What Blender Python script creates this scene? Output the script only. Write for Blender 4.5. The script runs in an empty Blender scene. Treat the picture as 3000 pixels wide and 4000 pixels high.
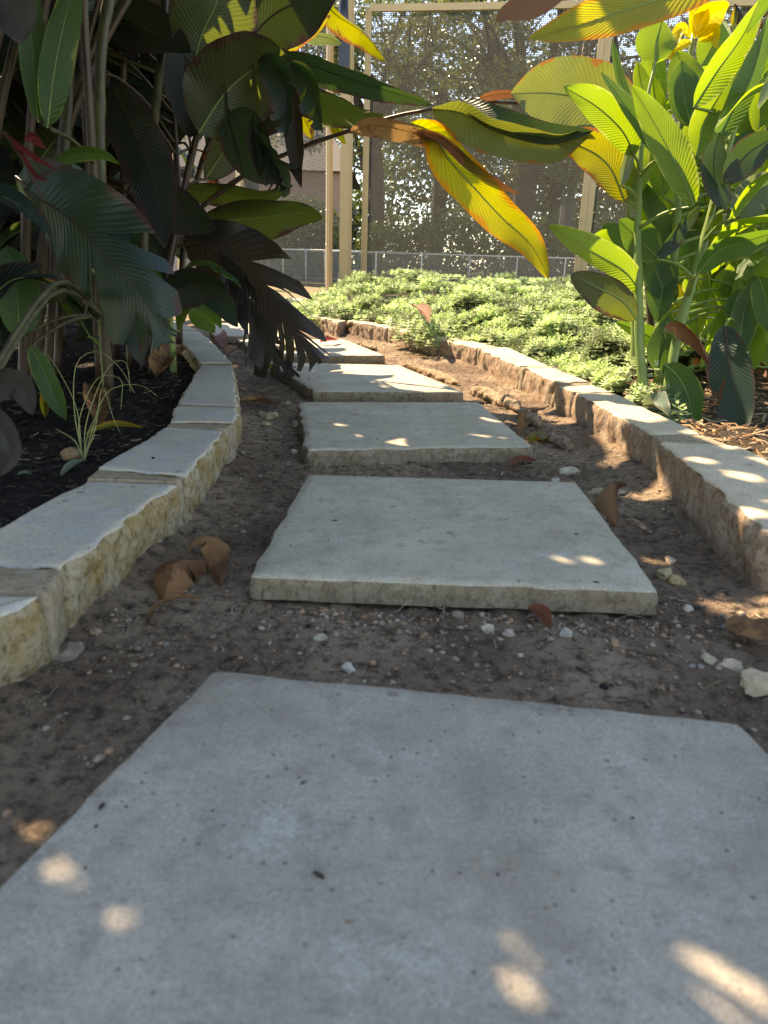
import bpy, math, random
import numpy as np
from mathutils import Vector, noise
random.seed(7); rng = np.random.default_rng(7)
# ------------------------------------------------------------------ camera
FPX = 2890.; TH = math.atan(970/FPX); RO = math.atan(.03); CH = .43
Fw = np.array([0, math.cos(TH), -math.sin(TH)]); r0 = np.array([1., 0, 0]); u0 = np.array([0, math.sin(TH), math.cos(TH)])
Rt = math.cos(RO)*r0+math.sin(RO)*u0; Up = -math.sin(RO)*r0+math.cos(RO)*u0; CAM = np.array([0, 0, CH])
sc = bpy.context.scene
from mathutils import Matrix
cd = bpy.data.cameras.new('camera'); cam = bpy.data.objects.new('camera', cd); sc.collection.objects.link(cam)
cam.matrix_world = Matrix(((Rt[0], Up[0], -Fw[0], 0), (Rt[1], Up[1], -Fw[1], 0), (Rt[2], Up[2], -Fw[2], CH), (0, 0, 0, 1)))
cd.sensor_fit = 'HORIZONTAL'; cd.sensor_width = 36; cd.lens = 36*FPX/3000; cd.clip_start = .02; cd.clip_end = 500
cd.dof.use_dof = True; cd.dof.focus_distance = 2.5; cd.dof.aperture_fstop = 9
sc.camera = cam
# ------------------------------------------------------------------ sky and sun
SUN = Vector((-.50, .52, .82)).normalized()
w = bpy.data.worlds.new('World'); sc.world = w; w.use_nodes = True
nt = w.node_tree; bg = nt.nodes['Background']; sk = nt.nodes.new('ShaderNodeTexSky'); sk.sky_type = 'NISHITA'; sk.sun_disc = False
sk.sun_elevation = math.asin(SUN.z); sk.sun_rotation = math.atan2(SUN.x, SUN.y); sk.air_density = 1.0; sk.dust_density = .05; sk.altitude = 2500
nt.links.new(sk.outputs[0], bg.inputs[0]); bg.inputs[1].default_value = .15
sl = bpy.data.lights.new('sun', 'SUN'); so = bpy.data.objects.new('sun', sl); sc.collection.objects.link(so)
so.rotation_euler = SUN.to_track_quat('Z', 'Y').to_euler(); so.location = (0, 0, 8); sl.energy = 3.7; sl.angle = math.radians(.53); sl.color = (1, .93, .82)
sc.view_settings.view_transform = 'Standard'; sc.view_settings.look = 'None'; sc.view_settings.gamma = 1; sc.view_settings.use_curve_mapping = False
sc.view_settings.exposure = 2.05
sc.view_settings.use_white_balance = True; sc.view_settings.white_balance_temperature = 9400; sc.view_settings.white_balance_tint = 14
sc.render.engine = 'CYCLES'
sc.cycles.max_bounces = 8; sc.cycles.diffuse_bounces = 4; sc.cycles.transmission_bounces = 4; sc.cycles.transparent_max_bounces = 12
sc.cycles.use_denoising = True

# ------------------------------------------------------------------ helpers
def dr(x, y): return Fw+(x-1500)/FPX*Rt+(2000-y)/FPX*Up
def Pd(x, y, D): return CAM+dr(x, y)*D
def Pz(x, y, z):
    d = dr(x, y); return CAM+d*(z-CH)/d[2]
def Py(x, y, Y):
    d = dr(x, y); return CAM+d*Y/d[1]
def V3(a): return Vector((float(a[0]), float(a[1]), float(a[2])))

def tag(o, label=None, cat=None, group=None, kind=None):
    if label: o['label'] = label
    if cat: o['category'] = cat
    if group: o['group'] = group
    if kind: o['kind'] = kind
    return o
def empty(name, loc=(0, 0, 0), label=None, cat=None, group=None):
    o = bpy.data.objects.new(name, None); sc.collection.objects.link(o); o.location = [float(c) for c in loc]; o.empty_display_size = .05
    bpy.context.evaluated_depsgraph_get() if False else None
    o.matrix_world = Matrix.Translation(o.location)
    return tag(o, label, cat, group)
class MB:
    def __init__(s): s.v = []; s.f = []; s.m = []; s.uv = []; s.col = []; s.n = 0; s.sm = []
    def add(s, v, f, m=0, uv=None, col=None, smooth=True):
        v = np.asarray(v, float).reshape(-1, 3); b = s.n
        s.v.append(v); s.n += len(v)
        for q in f: s.f.append([i+b for i in q]); s.m.append(m); s.sm.append(smooth)
        s.uv.append(np.asarray(uv, float) if uv is not None else np.zeros((len(v), 2)))
        s.col.append(np.tile(np.asarray(col, float), (len(v), 1)) if col is not None else np.ones((len(v), 3))*.5)
        return b
    def box(s, c, d, m=0, rot=None, col=None):
        c = np.array(c, float); d = np.array(d, float)/2
        v = np.array([[x, y, z] for x in (-1, 1) for y in (-1, 1) for z in (-1, 1)])*d
        if rot is not None: v = v@np.array(rot).T
        s.add(v+c, [(0, 1, 3, 2), (4, 6, 7, 5), (0, 4, 5, 1), (2, 3, 7, 6), (0, 2, 6, 4), (1, 5, 7, 3)], m, col=col, smooth=False)
    def beam(s, a, b, w, h, m=0, up=(0, 0, 1)):   # box from a to b, w sideways, h along up
        a = np.array(a, float); b = np.array(b, float); t = b-a; L = np.linalg.norm(t); t /= L
        u = np.array(up, float); u -= t*(u@t); u /= np.linalg.norm(u); sd = np.cross(t, u)
        s.box((a+b)/2, (L, w, h), m, rot=np.stack([t, sd, u], 1))
    def tube(s, pts, rad, seg=8, m=0, col=None, cap=True, flat=1., nz=0):
        p = np.array(pts, float); n = len(p); rad = np.broadcast_to(rad, (n,)).astype(float) if np.ndim(rad) < 1 or len(rad) == n else np.interp(np.linspace(0, 1, n), np.linspace(0, 1, len(rad)), rad)
        t = np.gradient(p, axis=0); t /= np.linalg.norm(t, axis=1)[:, None]+1e-9
        ref = np.array([0, 0, 1.]) if abs(t[0][2]) < .9 else np.array([1., 0, 0])
        vs = []; uv = []
        nn = np.cross(t[0], ref); nn /= np.linalg.norm(nn)
        for i in range(n):
            nn = nn-t[i]*(nn@t[i]); nn /= np.linalg.norm(nn)+1e-9; bb = np.cross(t[i], nn)
            for k in range(seg):
                a = 2*math.pi*k/seg; r = rad[i]*(1+nz*(random.random()-.5))
                vs.append(p[i]+r*(math.cos(a)*nn+flat*math.sin(a)*bb)); uv.append((k/seg, i/n))
        f = [(i*seg+k, i*seg+(k+1) % seg, (i+1)*seg+(k+1) % seg, (i+1)*seg+k) for i in range(n-1) for k in range(seg)]
        if cap: f.append(list(range(seg))[::-1]); f.append([(n-1)*seg+k for k in range(seg)])
        s.add(vs, f, m, uv=uv, col=col)
    def build(s, name, mats, parent=None, label=None, cat=None, group=None, kind=None):
        me = bpy.data.meshes.new(name); V = np.concatenate(s.v) if s.v else np.zeros((0, 3))
        me.from_pydata(V.tolist(), [], s.f)
        if not isinstance(mats, (list, tuple)): mats = [mats]
        for q in mats: me.materials.append(q)
        me.polygons.foreach_set('material_index', s.m); me.polygons.foreach_set('use_smooth', s.sm)
        li = np.empty(len(me.loops), int); me.loops.foreach_get('vertex_index', li)
        uv = np.concatenate(s.uv)[li]; ul = me.uv_layers.new(name='uv'); ul.data.foreach_set('uv', uv.ravel())
        ca = me.color_attributes.new('tint', 'FLOAT_COLOR', 'POINT'); c4 = np.ones((len(V), 4)); c4[:, :3] = np.concatenate(s.col); ca.data.foreach_set('color', c4.ravel())
        o = bpy.data.objects.new(name, me); sc.collection.objects.link(o)
        if parent is not None:
            o.parent = parent; o.matrix_parent_inverse = parent.matrix_world.inverted()
        return tag(o, label, cat, group, kind)
def fastmesh(name, V, Fq, mats, uv=None, col=None, parent=None, mi=None, smooth=False):   # all faces same size
    me = bpy.data.meshes.new(name); k = Fq.shape[1]
    me.vertices.add(len(V)); me.vertices.foreach_set('co', V.astype(np.float32).ravel())
    me.loops.add(Fq.size); me.loops.foreach_set('vertex_index', Fq.astype(np.int32).ravel())
    me.polygons.add(len(Fq)); me.polygons.foreach_set('loop_start', np.arange(0, Fq.size, k, dtype=np.int32))
    for q in (mats if isinstance(mats, (list, tuple)) else [mats]): me.materials.append(q)
    if mi is not None: me.polygons.foreach_set('material_index', mi)
    if smooth: me.polygons.foreach_set('use_smooth', np.ones(len(Fq), bool))
    if col is not None:
        ca = me.color_attributes.new('tint', 'FLOAT_COLOR', 'POINT'); c4 = np.ones((len(V), 4)); c4[:, :3] = col; ca.data.foreach_set('color', c4.ravel())
    me.update(calc_edges=True); me.validate()
    o = bpy.data.objects.new(name, me); sc.collection.objects.link(o)
    if parent is not None: o.parent = parent; o.matrix_parent_inverse = parent.matrix_world.inverted()
    return o
def catmull(P, n):
    P = np.array(P, float)
    if len(P) == 2: return P[0]+(P[1]-P[0])*np.linspace(0, 1, n)[:, None]
    Q = np.vstack([2*P[0]-P[1], P, 2*P[-1]-P[-2]]); L = np.r_[0, np.cumsum(np.linalg.norm(np.diff(P, axis=0), axis=1))]; L /= L[-1]
    out = []
    for s_ in np.linspace(0, 1, n):
        i = min(np.searchsorted(L, s_, side='right')-1, len(P)-2); t = (s_-L[i])/(L[i+1]-L[i]); a, b, c, d = Q[i:i+4]
        out.append(.5*((2*b)+(c-a)*t+(2*a-5*b+4*c-d)*t*t+(3*b-a-3*c+d)*t**3))
    return np.array(out)
def fbm(x, y, z=0., o=4): return noise.fractal(Vector((x, y, z)), .9, 2.1, o)

# ------------------------------------------------------------------ materials
class NM:
    def __init__(s, name, rough=.8, spec=.3):
        s.mat = bpy.data.materials.new(name); s.mat.use_nodes = True; s.t = s.mat.node_tree; s.p = s.t.nodes['Principled BSDF']
        s.out = s.t.nodes['Material Output']; s.p.inputs['Roughness'].default_value = rough; s.p.inputs['Specular IOR Level'].default_value = spec
    def n(s, typ, **k):
        nd = s.t.nodes.new(typ)
        for a, b in k.items():
            if a[:2] == 'i_':
                key = a[2:]; key = int(key) if key.isdigit() else key.replace('_', ' '); 
                if hasattr(b, 'is_linked') or hasattr(b, 'node'): s.t.links.new(b, nd.inputs[key])
                else: nd.inputs[key].default_value = b
            else: setattr(nd, a, b)
        return nd
    def L(s, a, b): s.t.links.new(a, b)
    def co(s, kind='Object'): return s.n('ShaderNodeTexCoord').outputs[kind]
    def pos(s): return s.n('ShaderNodeNewGeometry').outputs['Position']
    def noise(s, v, sc_, det=4, rg=.6): return s.n('ShaderNodeTexNoise', i_Vector=v, i_Scale=sc_, i_Detail=det, i_Roughness=rg).outputs[0]
    def ramp(s, f, stops):
        r = s.n('ShaderNodeValToRGB', i_Fac=f); e = r.color_ramp.elements
        while len(e) < len(stops): e.new(.5)
        for q, (p, c) in zip(e, stops): q.position = p; q.color = (*c, 1) if isinstance(c, tuple) else (c, c, c, 1)
        return r.outputs[0]
    def mix(s, f, a, b, mode='MIX'):
        m = s.n('ShaderNodeMix', data_type='RGBA', blend_type=mode)
        for val, idx in ((f, 0), (a, 6), (b, 7)):
            if hasattr(val, 'node'): s.L(val, m.inputs[idx])
            else: m.inputs[idx].default_value = val if idx == 0 else (*val, 1)
        return m.outputs[2]
    def math(s, op, a, b=0., c=0.):
        m = s.n('ShaderNodeMath', operation=op)
        for i, val in enumerate((a, b, c)):
            if hasattr(val, 'node'): s.L(val, m.inputs[i])
            else: m.inputs[i].default_value = val
        return m.outputs[0]
    def bump(s, h, st, dist=.01, nrm=None):
        b = s.n('ShaderNodeBump', i_Height=h, i_Strength=st, i_Distance=dist)
        if nrm is not None: s.L(nrm, b.inputs['Normal'])
        return b.outputs[0]
def stone_top(name, a, b, c, warm=0):
    m = NM(name, .85, .25); P = m.pos()
    big = m.noise(P, 7, 6, .75); med = m.noise(P, 28, 6, .7); fine = m.noise(P, 240, 3, .7)
    col = m.mix(m.ramp(big, [(.36, 0.), (.62, 1.)]), a, b); rnd = m.n('ShaderNodeObjectInfo').outputs['Random']; blot = m.noise(m.n('ShaderNodeMapping', i_Vector=P, i_Location=(9, 2, 4)).outputs[0], 9, 5, .8); col = m.mix(m.math('MULTIPLY', m.ramp(blot, [(.54, 0.), (.66, 1.)]), .4), col, (.50, .50, .48)); col = m.mix(m.math('MULTIPLY', rnd, .14), col, c)
    col = m.mix(m.math('MULTIPLY', m.ramp(med, [(.46, 0.), (.66, 1.)]), .7), col, c)
    st = m.noise(m.n('ShaderNodeMapping', i_Vector=P, i_Scale=(14, 60, 30)).outputs[0], 1.6, 4, .6)
    col = m.mix(m.ramp(st, [(.62, 0.), (.70, .35)]), col, (.13, .12, .10))
    vor = m.n('ShaderNodeTexVoronoi', i_Vector=P, i_Scale=75.); pit = m.ramp(vor.outputs['Distance'], [(.05, 1.), (.17, 0.)])
    sel = m.ramp(m.n('ShaderNodeSeparateColor', i_Color=vor.outputs['Color']).outputs[0], [(.70, 0.), (.74, 1.)])
    pit = m.math('MULTIPLY', pit, sel); col = m.mix(m.math('MULTIPLY', pit, .75), col, (.08, .07, .055))
    v2 = m.n('ShaderNodeTexVoronoi', i_Vector=P, i_Scale=22.); sp = m.math('MULTIPLY', m.ramp(v2.outputs['Distance'], [(.10, 1.), (.2, 0.)]), m.ramp(m.n('ShaderNodeSeparateColor', i_Color=v2.outputs['Color']).outputs[1], [(.9, 0.), (.93, 1.)]))
    col = m.mix(m.math('MULTIPLY', sp, .5), col, (.09, .075, .055))
    col = m.mix(m.math('MULTIPLY', m.ramp(fine, [(.35, 0.), (.7, 1.)]), .6), col, (.80, .78, .74), 'OVERLAY'); grit = m.noise(P, 520, 2, .6); col = m.mix(m.math('MULTIPLY', m.ramp(grit, [(.56, 0.), (.66, 1.)]), .6), col, (.11, .095, .075)); smear = m.noise(m.n('ShaderNodeMapping', i_Vector=P, i_Location=(3, 5, 0)).outputs[0], 3.1, 6, .7); col = m.mix(m.math('MULTIPLY', m.ramp(smear, [(.52, 0.), (.72, 1.)]), .38), col, (.22, .16, .10))
    m.L(col, m.p.inputs['Base Color'])
    h = m.math('ADD', m.math('MULTIPLY', fine, .35), m.math('MULTIPLY', med, .8)); h = m.math('SUBTRACT', h, m.math('MULTIPLY', pit, 1.2))
    m.L(m.bump(h, .7, .003), m.p.inputs['Normal']); return m.mat
def rough_stone(name, a, b, c):
    m = NM(name, .95, .15); P = m.pos()
    n1 = m.noise(P, 16, 5, .7); n2 = m.noise(P, 70, 5, .75); n3 = m.noise(P, 320, 3, .7)
    col = m.mix(m.ramp(n1, [(.38, 0.), (.62, 1.)]), a, b); col = m.mix(m.ramp(n2, [(.47, 0.), (.66, .9)]), col, c)
    mp = m.n('ShaderNodeMapping', i_Vector=P, i_Scale=(1, 1, .3)).outputs[0]
    col = m.mix(m.ramp(m.noise(mp, 90, 4, .7), [(.55, 0.), (.7, .7)]), col, (.075, .055, .04))
    m.L(col, m.p.inputs['Base Color'])
    h = m.math('ADD', m.math('MULTIPLY', n2, 1.), m.math('MULTIPLY', n3, .5)); m.L(m.bump(h, .9, .008), m.p.inputs['Normal']); return m.mat
M = {}
M['slab'] = stone_top('concrete_slab', (.275, .245, .20), (.40, .36, .305), (.19, .165, .135))
M['slab_cream'] = stone_top('limestone_slab', (.34, .305, .235), (.46, .42, .335), (.24, .21, .155))
M['slab_side'] = rough_stone('slab_edge', (.30, .23, .15), (.36, .30, .21), (.17, .12, .075))
M['curb_top'] = stone_top('limestone_top', (.46, .41, .32), (.38, .35, .29), (.36, .37, .38))
M['curb_topR'] = stone_top('limestone_top_warm', (.52, .44, .31), (.44, .38, .28), (.36, .31, .24))
M['curb_face'] = rough_stone('limestone_split', (.34, .235, .10), (.44, .38, .27), (.17, .11, .04))
M['curb_faceR'] = rough_stone('limestone_split_brown', (.34, .23, .15), (.38, .30, .23), (.18, .11, .07))
M['mortar'] = rough_stone('mortar', (.36, .29, .20), (.40, .33, .24), (.24, .18, .11))
def soil(name, a, b, c, spk=True):
    m = NM(name, .95, .1); P = m.pos()
    n1 = m.noise(P, 3.2, 4, .6); n2 = m.noise(P, 45, 6, .75); n3 = m.noise(P, 260, 3, .7)
    col = m.mix(m.ramp(n1, [(.38, 0.), (.6, 1.)]), a, b); col = m.mix(m.ramp(n2, [(.46, 0.), (.66, 1.)]), col, c)
    if spk:
        v = m.n('ShaderNodeTexVoronoi', i_Vector=P, i_Scale=210.); k = m.math('MULTIPLY', m.ramp(v.outputs['Distance'], [(.22, 1.), (.36, 0.)]), m.ramp(m.n('ShaderNodeSeparateColor', i_Color=v.outputs['Color']).outputs[0], [(.84, 0.), (.88, 1.)]))
        col = m.mix(m.math('MULTIPLY', k, .7), col, (.40, .34, .28))
    m.L(col, m.p.inputs['Base Color'])
    m.L(m.bump(m.math('ADD', n2, m.math('MULTIPLY', n3, .7)), 1., .009), m.p.inputs['Normal']); return m.mat
M['soil'] = soil('path_soil', (.37, .27, .185), (.19, .13, .09), (.045, .034, .027))
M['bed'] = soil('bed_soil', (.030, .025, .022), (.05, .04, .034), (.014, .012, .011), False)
M['bedR'] = soil('bed_soil_right', (.09, .062, .042), (.06, .045, .034), (.025, .02, .015))
M['lawn'] = soil('lawn', (.07, .085, .035), (.10, .09, .05), (.04, .05, .02), False)
def tinted(name, rough=.8, trans=0, spec=.3, var=.0, tm=(1.5, 1.6, .6)):
    m = NM(name, rough, spec); a = m.n('ShaderNodeVertexColor', layer_name='tint').outputs[0]
    if var: a = m.mix(var, a, m.ramp(m.noise(m.pos(), 60, 4, .7), [(.3, .2), (.7, .8)]), 'OVERLAY')
    m.L(a, m.p.inputs['Base Color'])
    if trans:
        tr = m.n('ShaderNodeBsdfTranslucent'); m.L(m.mix(1., a, tm, 'MULTIPLY'), tr.inputs[0])
        mx = m.n('ShaderNodeMixShader', i_0=trans); m.L(m.p.outputs[0], mx.inputs[1]); m.L(tr.outputs[0], mx.inputs[2]); m.L(mx.outputs[0], m.out.inputs[0])
    return m.mat
M['pebble'] = tinted('pebble', .7, var=.5); M['litter'] = tinted('litter', .85, .15, var=.4)
M['herb'] = tinted('herb_leaf', .5, .30, .4, tm=(1.25, 1.35, .9)); M['tree_leaf'] = tinted('tree_leaf', .3, .30, .6)
def plain(name, col, rough=.6, metal=0, spec=.4, var=.15, scale=20):
    m = NM(name, rough, spec); m.p.inputs['Metallic'].default_value = metal
    n = m.noise(m.pos(), scale, 5, .65); d = tuple(c*(1-var*1.6) for c in col)
    m.L(m.mix(m.ramp(n, [(.35, 0.), (.7, 1.)]), col, d), m.p.inputs['Base Color']); m.L(m.bump(n, .15, .002), m.p.inputs['Normal']); return m.mat
M['frame'] = plain('tan_aluminium', (.50, .345, .175), .45, .0, .5, .06, 9)
M['black'] = plain('black_plastic', (.012, .013, .018), .3); M['screw'] = plain('screw_metal', (.6, .58, .52), .3, .8)
M['white_fence'] = plain('galvanised', (.62, .60, .56), .5, .2); M['bark'] = plain('bark', (.075, .06, .048), .95, var=.4, scale=9)
M['house'] = plain('house_brick', (.42, .27, .21), .9, var=.2, scale=14); M['deck'] = plain('deck_concrete', (.50, .46, .40), .85, var=.12)
M['roof'] = plain('roof_shingle', (.12, .11, .11), .9); M['glassdark'] = plain('dark_window', (.03, .035, .04), .1)
def screenmat():
    m = NM('insect_screen', .7, .2); m.p.inputs['Base Color'].default_value = (.075, .07, .065, 1)
    uv = m.n('ShaderNodeSeparateXYZ', i_0=m.n('ShaderNodeUVMap').outputs[0]); g = []
    for k in (0, 1):
        fr = m.math('FRACT', m.math('MULTIPLY', uv.outputs[k], 1/.016)); g.append(m.math('LESS_THAN', fr, .31))
    a = m.math('MAXIMUM', g[0], g[1]); tp = m.n('ShaderNodeBsdfTransparent'); tl = m.n('ShaderNodeBsdfTranslucent'); tl.inputs[0].default_value = (.085, .08, .065, 1)
    m1 = m.n('ShaderNodeMixShader', i_0=.5); m.L(m.p.outputs[0], m1.inputs[1]); m.L(tl.outputs[0], m1.inputs[2])
    m2 = m.n('ShaderNodeMixShader', i_0=a); m.L(tp.outputs[0], m2.inputs[1]); m.L(m1.outputs[0], m2.inputs[2]); m.L(m2.outputs[0], m.out.inputs[0]); return m.mat
M['screen'] = screenmat()
def chain():
    m = NM('chain_link', .5, .4); m.p.inputs['Base Color'].default_value = (.5, .5, .48, 1)
    uv = m.n('ShaderNodeSeparateXYZ', i_0=m.n('ShaderNodeUVMap').outputs[0]); s = m.math('ADD', uv.outputs[0], uv.outputs[1]); d = m.math('SUBTRACT', uv.outputs[0], uv.outputs[1])
    g = [m.math('LESS_THAN', m.math('FRACT', m.math('MULTIPLY', q, 14.)), .09) for q in (s, d)]
    m2 = m.n('ShaderNodeMixShader', i_0=m.math('MAXIMUM', *g)); tp = m.n('ShaderNodeBsdfTransparent'); m.L(tp.outputs[0], m2.inputs[1]); m.L(m.p.outputs[0], m2.inputs[2]); m.L(m2.outputs[0], m.out.inputs[0]); return m.mat
M['chain'] = chain()
def leafmat(name, c1, c2, tr, edge=None, edge_w=.12, dry=None, dry_amt=0., trans=.42, rough=.38, vein=36, patch=None, vs=.62):
    """c1 base, c2 vein/dark stripes, tr transmitted colour, edge browned margin, dry brown blotches; uv = (side, vein coordinate)"""
    m = NM(name, rough, .45); uvn = m.n('ShaderNodeUVMap').outputs[0]; uv = m.n('ShaderNodeSeparateXYZ', i_0=uvn); P = m.pos()
    n = m.noise(P, 35, 4, .65); s = m.math('ADD', m.math('MULTIPLY', uv.outputs[1], float(vein)), m.math('MULTIPLY', n, .5))
    st = m.math('SINE', m.math('MULTIPLY', s, 6.283)); st01 = m.math('MULTIPLY', m.ramp(m.math('MULTIPLY_ADD', st, .5, .5), [(.35, 0.), (1., 1.)]), m.math('MULTIPLY', m.ramp(m.noise(P, 16, 2), [(.3, .25), (.7, 1.)]), vs))
    fine = m.math('SINE', m.math('MULTIPLY', s, 6.283*4))
    au = m.math('ABSOLUTE', uv.outputs[0])
    nb = m.noise(P, 7, 3, .6)
    def shade(a, b):
        c = m.mix(st01, b, a); c = m.mix(m.math('MULTIPLY', m.ramp(nb, [(.35, 0.), (.7, 1.)]), .45), c, b)
        if edge:
            e = m.math('ADD', au, m.math('ADD', m.math('MULTIPLY', m.math('SUBTRACT', n, .5), .45), m.math('MULTIPLY', m.math('SUBTRACT', m.noise(P, 13, 3, .6), .5), .9))); e = m.ramp(e, [(max(0., 1-edge_w*1.6), 0.), (min(.99, 1-edge_w*.35), 1.)]); c = m.mix(e, c, edge)
        if dry and dry_amt:
            d = m.math('ADD', m.noise(P, 11, 5, .7), m.math('MULTIPLY', uv.outputs[1], .25)); c = m.mix(m.ramp(d, [(.80-dry_amt, 0.), (.86-dry_amt, 1.)]), c, dry)
        return c
    m.L(shade(c1, c2), m.p.inputs['Base Color']); t = m.n('ShaderNodeBsdfTranslucent'); m.L(shade(tr, tuple(x*.62 for x in tr)), t.inputs[0])
    h = m.math('ADD', m.math('MULTIPLY', st, .6), m.math('MULTIPLY', fine, .12)); b = m.bump(h, .5, .0014); m.L(b, m.p.inputs['Normal']); m.L(b, t.inputs['Normal'])
    mx = m.n('ShaderNodeMixShader', i_0=trans); m.L(m.p.outputs[0], mx.inputs[1]); m.L(t.outputs[0], mx.inputs[2]); m.L(mx.outputs[0], m.out.inputs[0]); return m.mat
LM = {
 'fresh': leafmat('leaf_fresh', (.085, .19, .035), (.055, .14, .03), (.46, .68, .03), edge=(.36, .44, .08), edge_w=.04, trans=.56, vs=.3),
 'green': leafmat('leaf_green', (.05, .125, .04), (.032, .085, .03), (.22, .42, .03), edge=(.2, .25, .05), edge_w=.04, vs=.4),
 'blue': leafmat('leaf_bluegreen', (.030, .056, .046), (.017, .034, .028), (.09, .18, .03), edge=(.08, .04, .03), edge_w=.08, trans=.3, rough=.33),
 'dark': leafmat('leaf_bronze', (.018, .030, .019), (.011, .017, .012), (.06, .09, .012), edge=(.045, .022, .02), edge_w=.16, trans=.3, rough=.45),
 'olive': leafmat('leaf_olive', (.045, .07, .026), (.026, .038, .017), (.20, .25, .025), edge=(.06, .03, .02), edge_w=.12, trans=.4),
 'yellow': leafmat('leaf_yellow', (.26, .26, .05), (.18, .19, .04), (.80, .74, .02), edge=(.62, .27, .02), edge_w=.17, dry=(.26, .11, .03), dry_amt=.03, trans=.58),
 'ygreen': leafmat('leaf_yellowgreen', (.20, .24, .045), (.12, .15, .035), (.62, .58, .02), edge=(.30, .10, .03), edge_w=.14, dry=(.16, .07, .03), dry_amt=.10, trans=.5),
 'brown': leafmat('leaf_dry', (.30, .15, .07), (.18, .08, .04), (.45, .16, .05), trans=.25, rough=.7),
 'tan': leafmat('leaf_tan', (.42, .21, .08), (.28, .13, .05), (.6, .35, .12), trans=.25, rough=.7, dry=(.16, .07, .03), dry_amt=.20),
 'purple': leafmat('leaf_purple', (.034, .032, .026), (.022, .018, .016), (.10, .07, .02), trans=.25, rough=.45),
 'teal': leafmat('leaf_teal', (.11, .17, .12), (.07, .11, .075), (.34, .38, .04), edge=(.30, .12, .03), edge_w=.07, trans=.36),
 'rust': leafmat('leaf_rust', (.26, .08, .035), (.17, .05, .025), (.5, .13, .03), trans=.25, rough=.7),
 'red': leafmat('petal_red', (.36, .075, .075), (.24, .04, .045), (.4, .05, .04), trans=.35),
 'petal': leafmat('petal_yellow', (.80, .60, .04), (.72, .48, .02), (1., .78, .03), trans=.5, vein=8),
 'pale': leafmat('leaf_pale_back', (.20, .26, .21), (.13, .18, .14), (.3, .4, .1), trans=.3, edge=(.3, .3, .25), edge_w=.05),
}
def stemmat(name, a, b):
    m = NM(name, .45, .4); P = m.pos(); mp = m.n('ShaderNodeMapping', i_Vector=P, i_Scale=(1, 1, .12)).outputs[0]
    m.L(m.mix(m.ramp(m.noise(mp, 60, 4, .6), [(.35, 0.), (.65, 1.)]), a, b), m.p.inputs['Base Color']); m.L(m.bump(m.noise(mp, 160, 3), .4, .002), m.p.inputs['Normal']); return m.mat
SM = {'g': stemmat('stem_green', (.12, .20, .05), (.18, .24, .06)), 'd': stemmat('stem_bronze', (.045, .024, .017), (.07, .045, .024)), 'y': stemmat('stem_yellowgreen', (.085, .08, .028), (.035, .028, .014)), 'w': stemmat('stem_wild', (.16, .24, .08), (.3, .25, .1))}

# ------------------------------------------------------------------ ground
LCY = [-.5, .8, 1.3, 1.75, 2, 2.8, 3.66, 4.15, 5.5, 7, 9]; LCX = [-.55, -.48, -.45, -.44, -.49, -.65, -.94, -1.12, -1.75, -2.5, -3.4]
RCY = [-.5, 1.1, 1.75, 2.3, 2.93, 3.68, 4.1, 5.24, 6.5, 9]; RCX = [.75, .72, .72, .70, .65, .50, .32, -.28, -.75, -1.0]
xL = lambda y: np.interp(y, LCY, LCX); xR = lambda y: np.interp(y, RCY, RCX)
ys = [-.3]
while ys[-1] < 7.35: ys.append(ys[-1]+.0045+.0045*max(ys[-1], 0))
tx = np.concatenate([np.linspace(-3.5, -1.15, 60, endpoint=False), np.linspace(-1.15, -.55, 50, endpoint=False), np.linspace(-.55, .9, 210, endpoint=False), np.linspace(.9, 3.6, 70)])
def gz(x, y):
    l, r = xL(y), xR(y); n = fbm(x*3, y*3, 0, 2)*.010+fbm(x*22, y*22, 3, 3)*.006+(fbm(x*70, y*70, 6, 3)*.0028 if y < 3.2 else 0)
    if x < l: return -.005+n*1.6+fbm(x*60, y*60, 5, 2)*.004
    if x > r: return .022+n+min(.10, max(0, (y-2.5))*.03)*min(1, max(0, x-r-.12)/.5)
    d = min(x-l, r-x); return -.044+n+.02*max(0, 1-(d-.085)/.06)*(d > .05)*.6+min(.05, max(0, y-5.2)*.03)
ny, nx = len(ys), len(tx); G = np.empty((ny, nx, 3)); side = np.empty((ny, nx), int)
for j, y in enumerate(ys):
    for i, x in enumerate(tx): G[j, i] = (x, y, gz(x, y)); side[j, i] = -1 if x < xL(y) else (1 if x > xR(y) else 0)
G = G.reshape(-1, 3)
idx = np.arange(ny*nx).reshape(ny, nx); Q = np.stack([idx[:-1, :-1], idx[:-1, 1:], idx[1:, 1:], idx[1:, :-1]], -1).reshape(-1, 4); qs = side[:-1, :-1].reshape(-1)
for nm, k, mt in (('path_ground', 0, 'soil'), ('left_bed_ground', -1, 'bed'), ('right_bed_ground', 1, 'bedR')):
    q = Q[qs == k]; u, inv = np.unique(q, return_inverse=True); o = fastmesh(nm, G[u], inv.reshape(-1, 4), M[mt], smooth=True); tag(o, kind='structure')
b = MB(); b.add([(-120, -60, -.12), (120, -60, -.12), (120, 160, -.12), (-120, 160, -.12)], [(0, 1, 2, 3)]); b.build('ground', M['lawn'], kind='structure')

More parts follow.
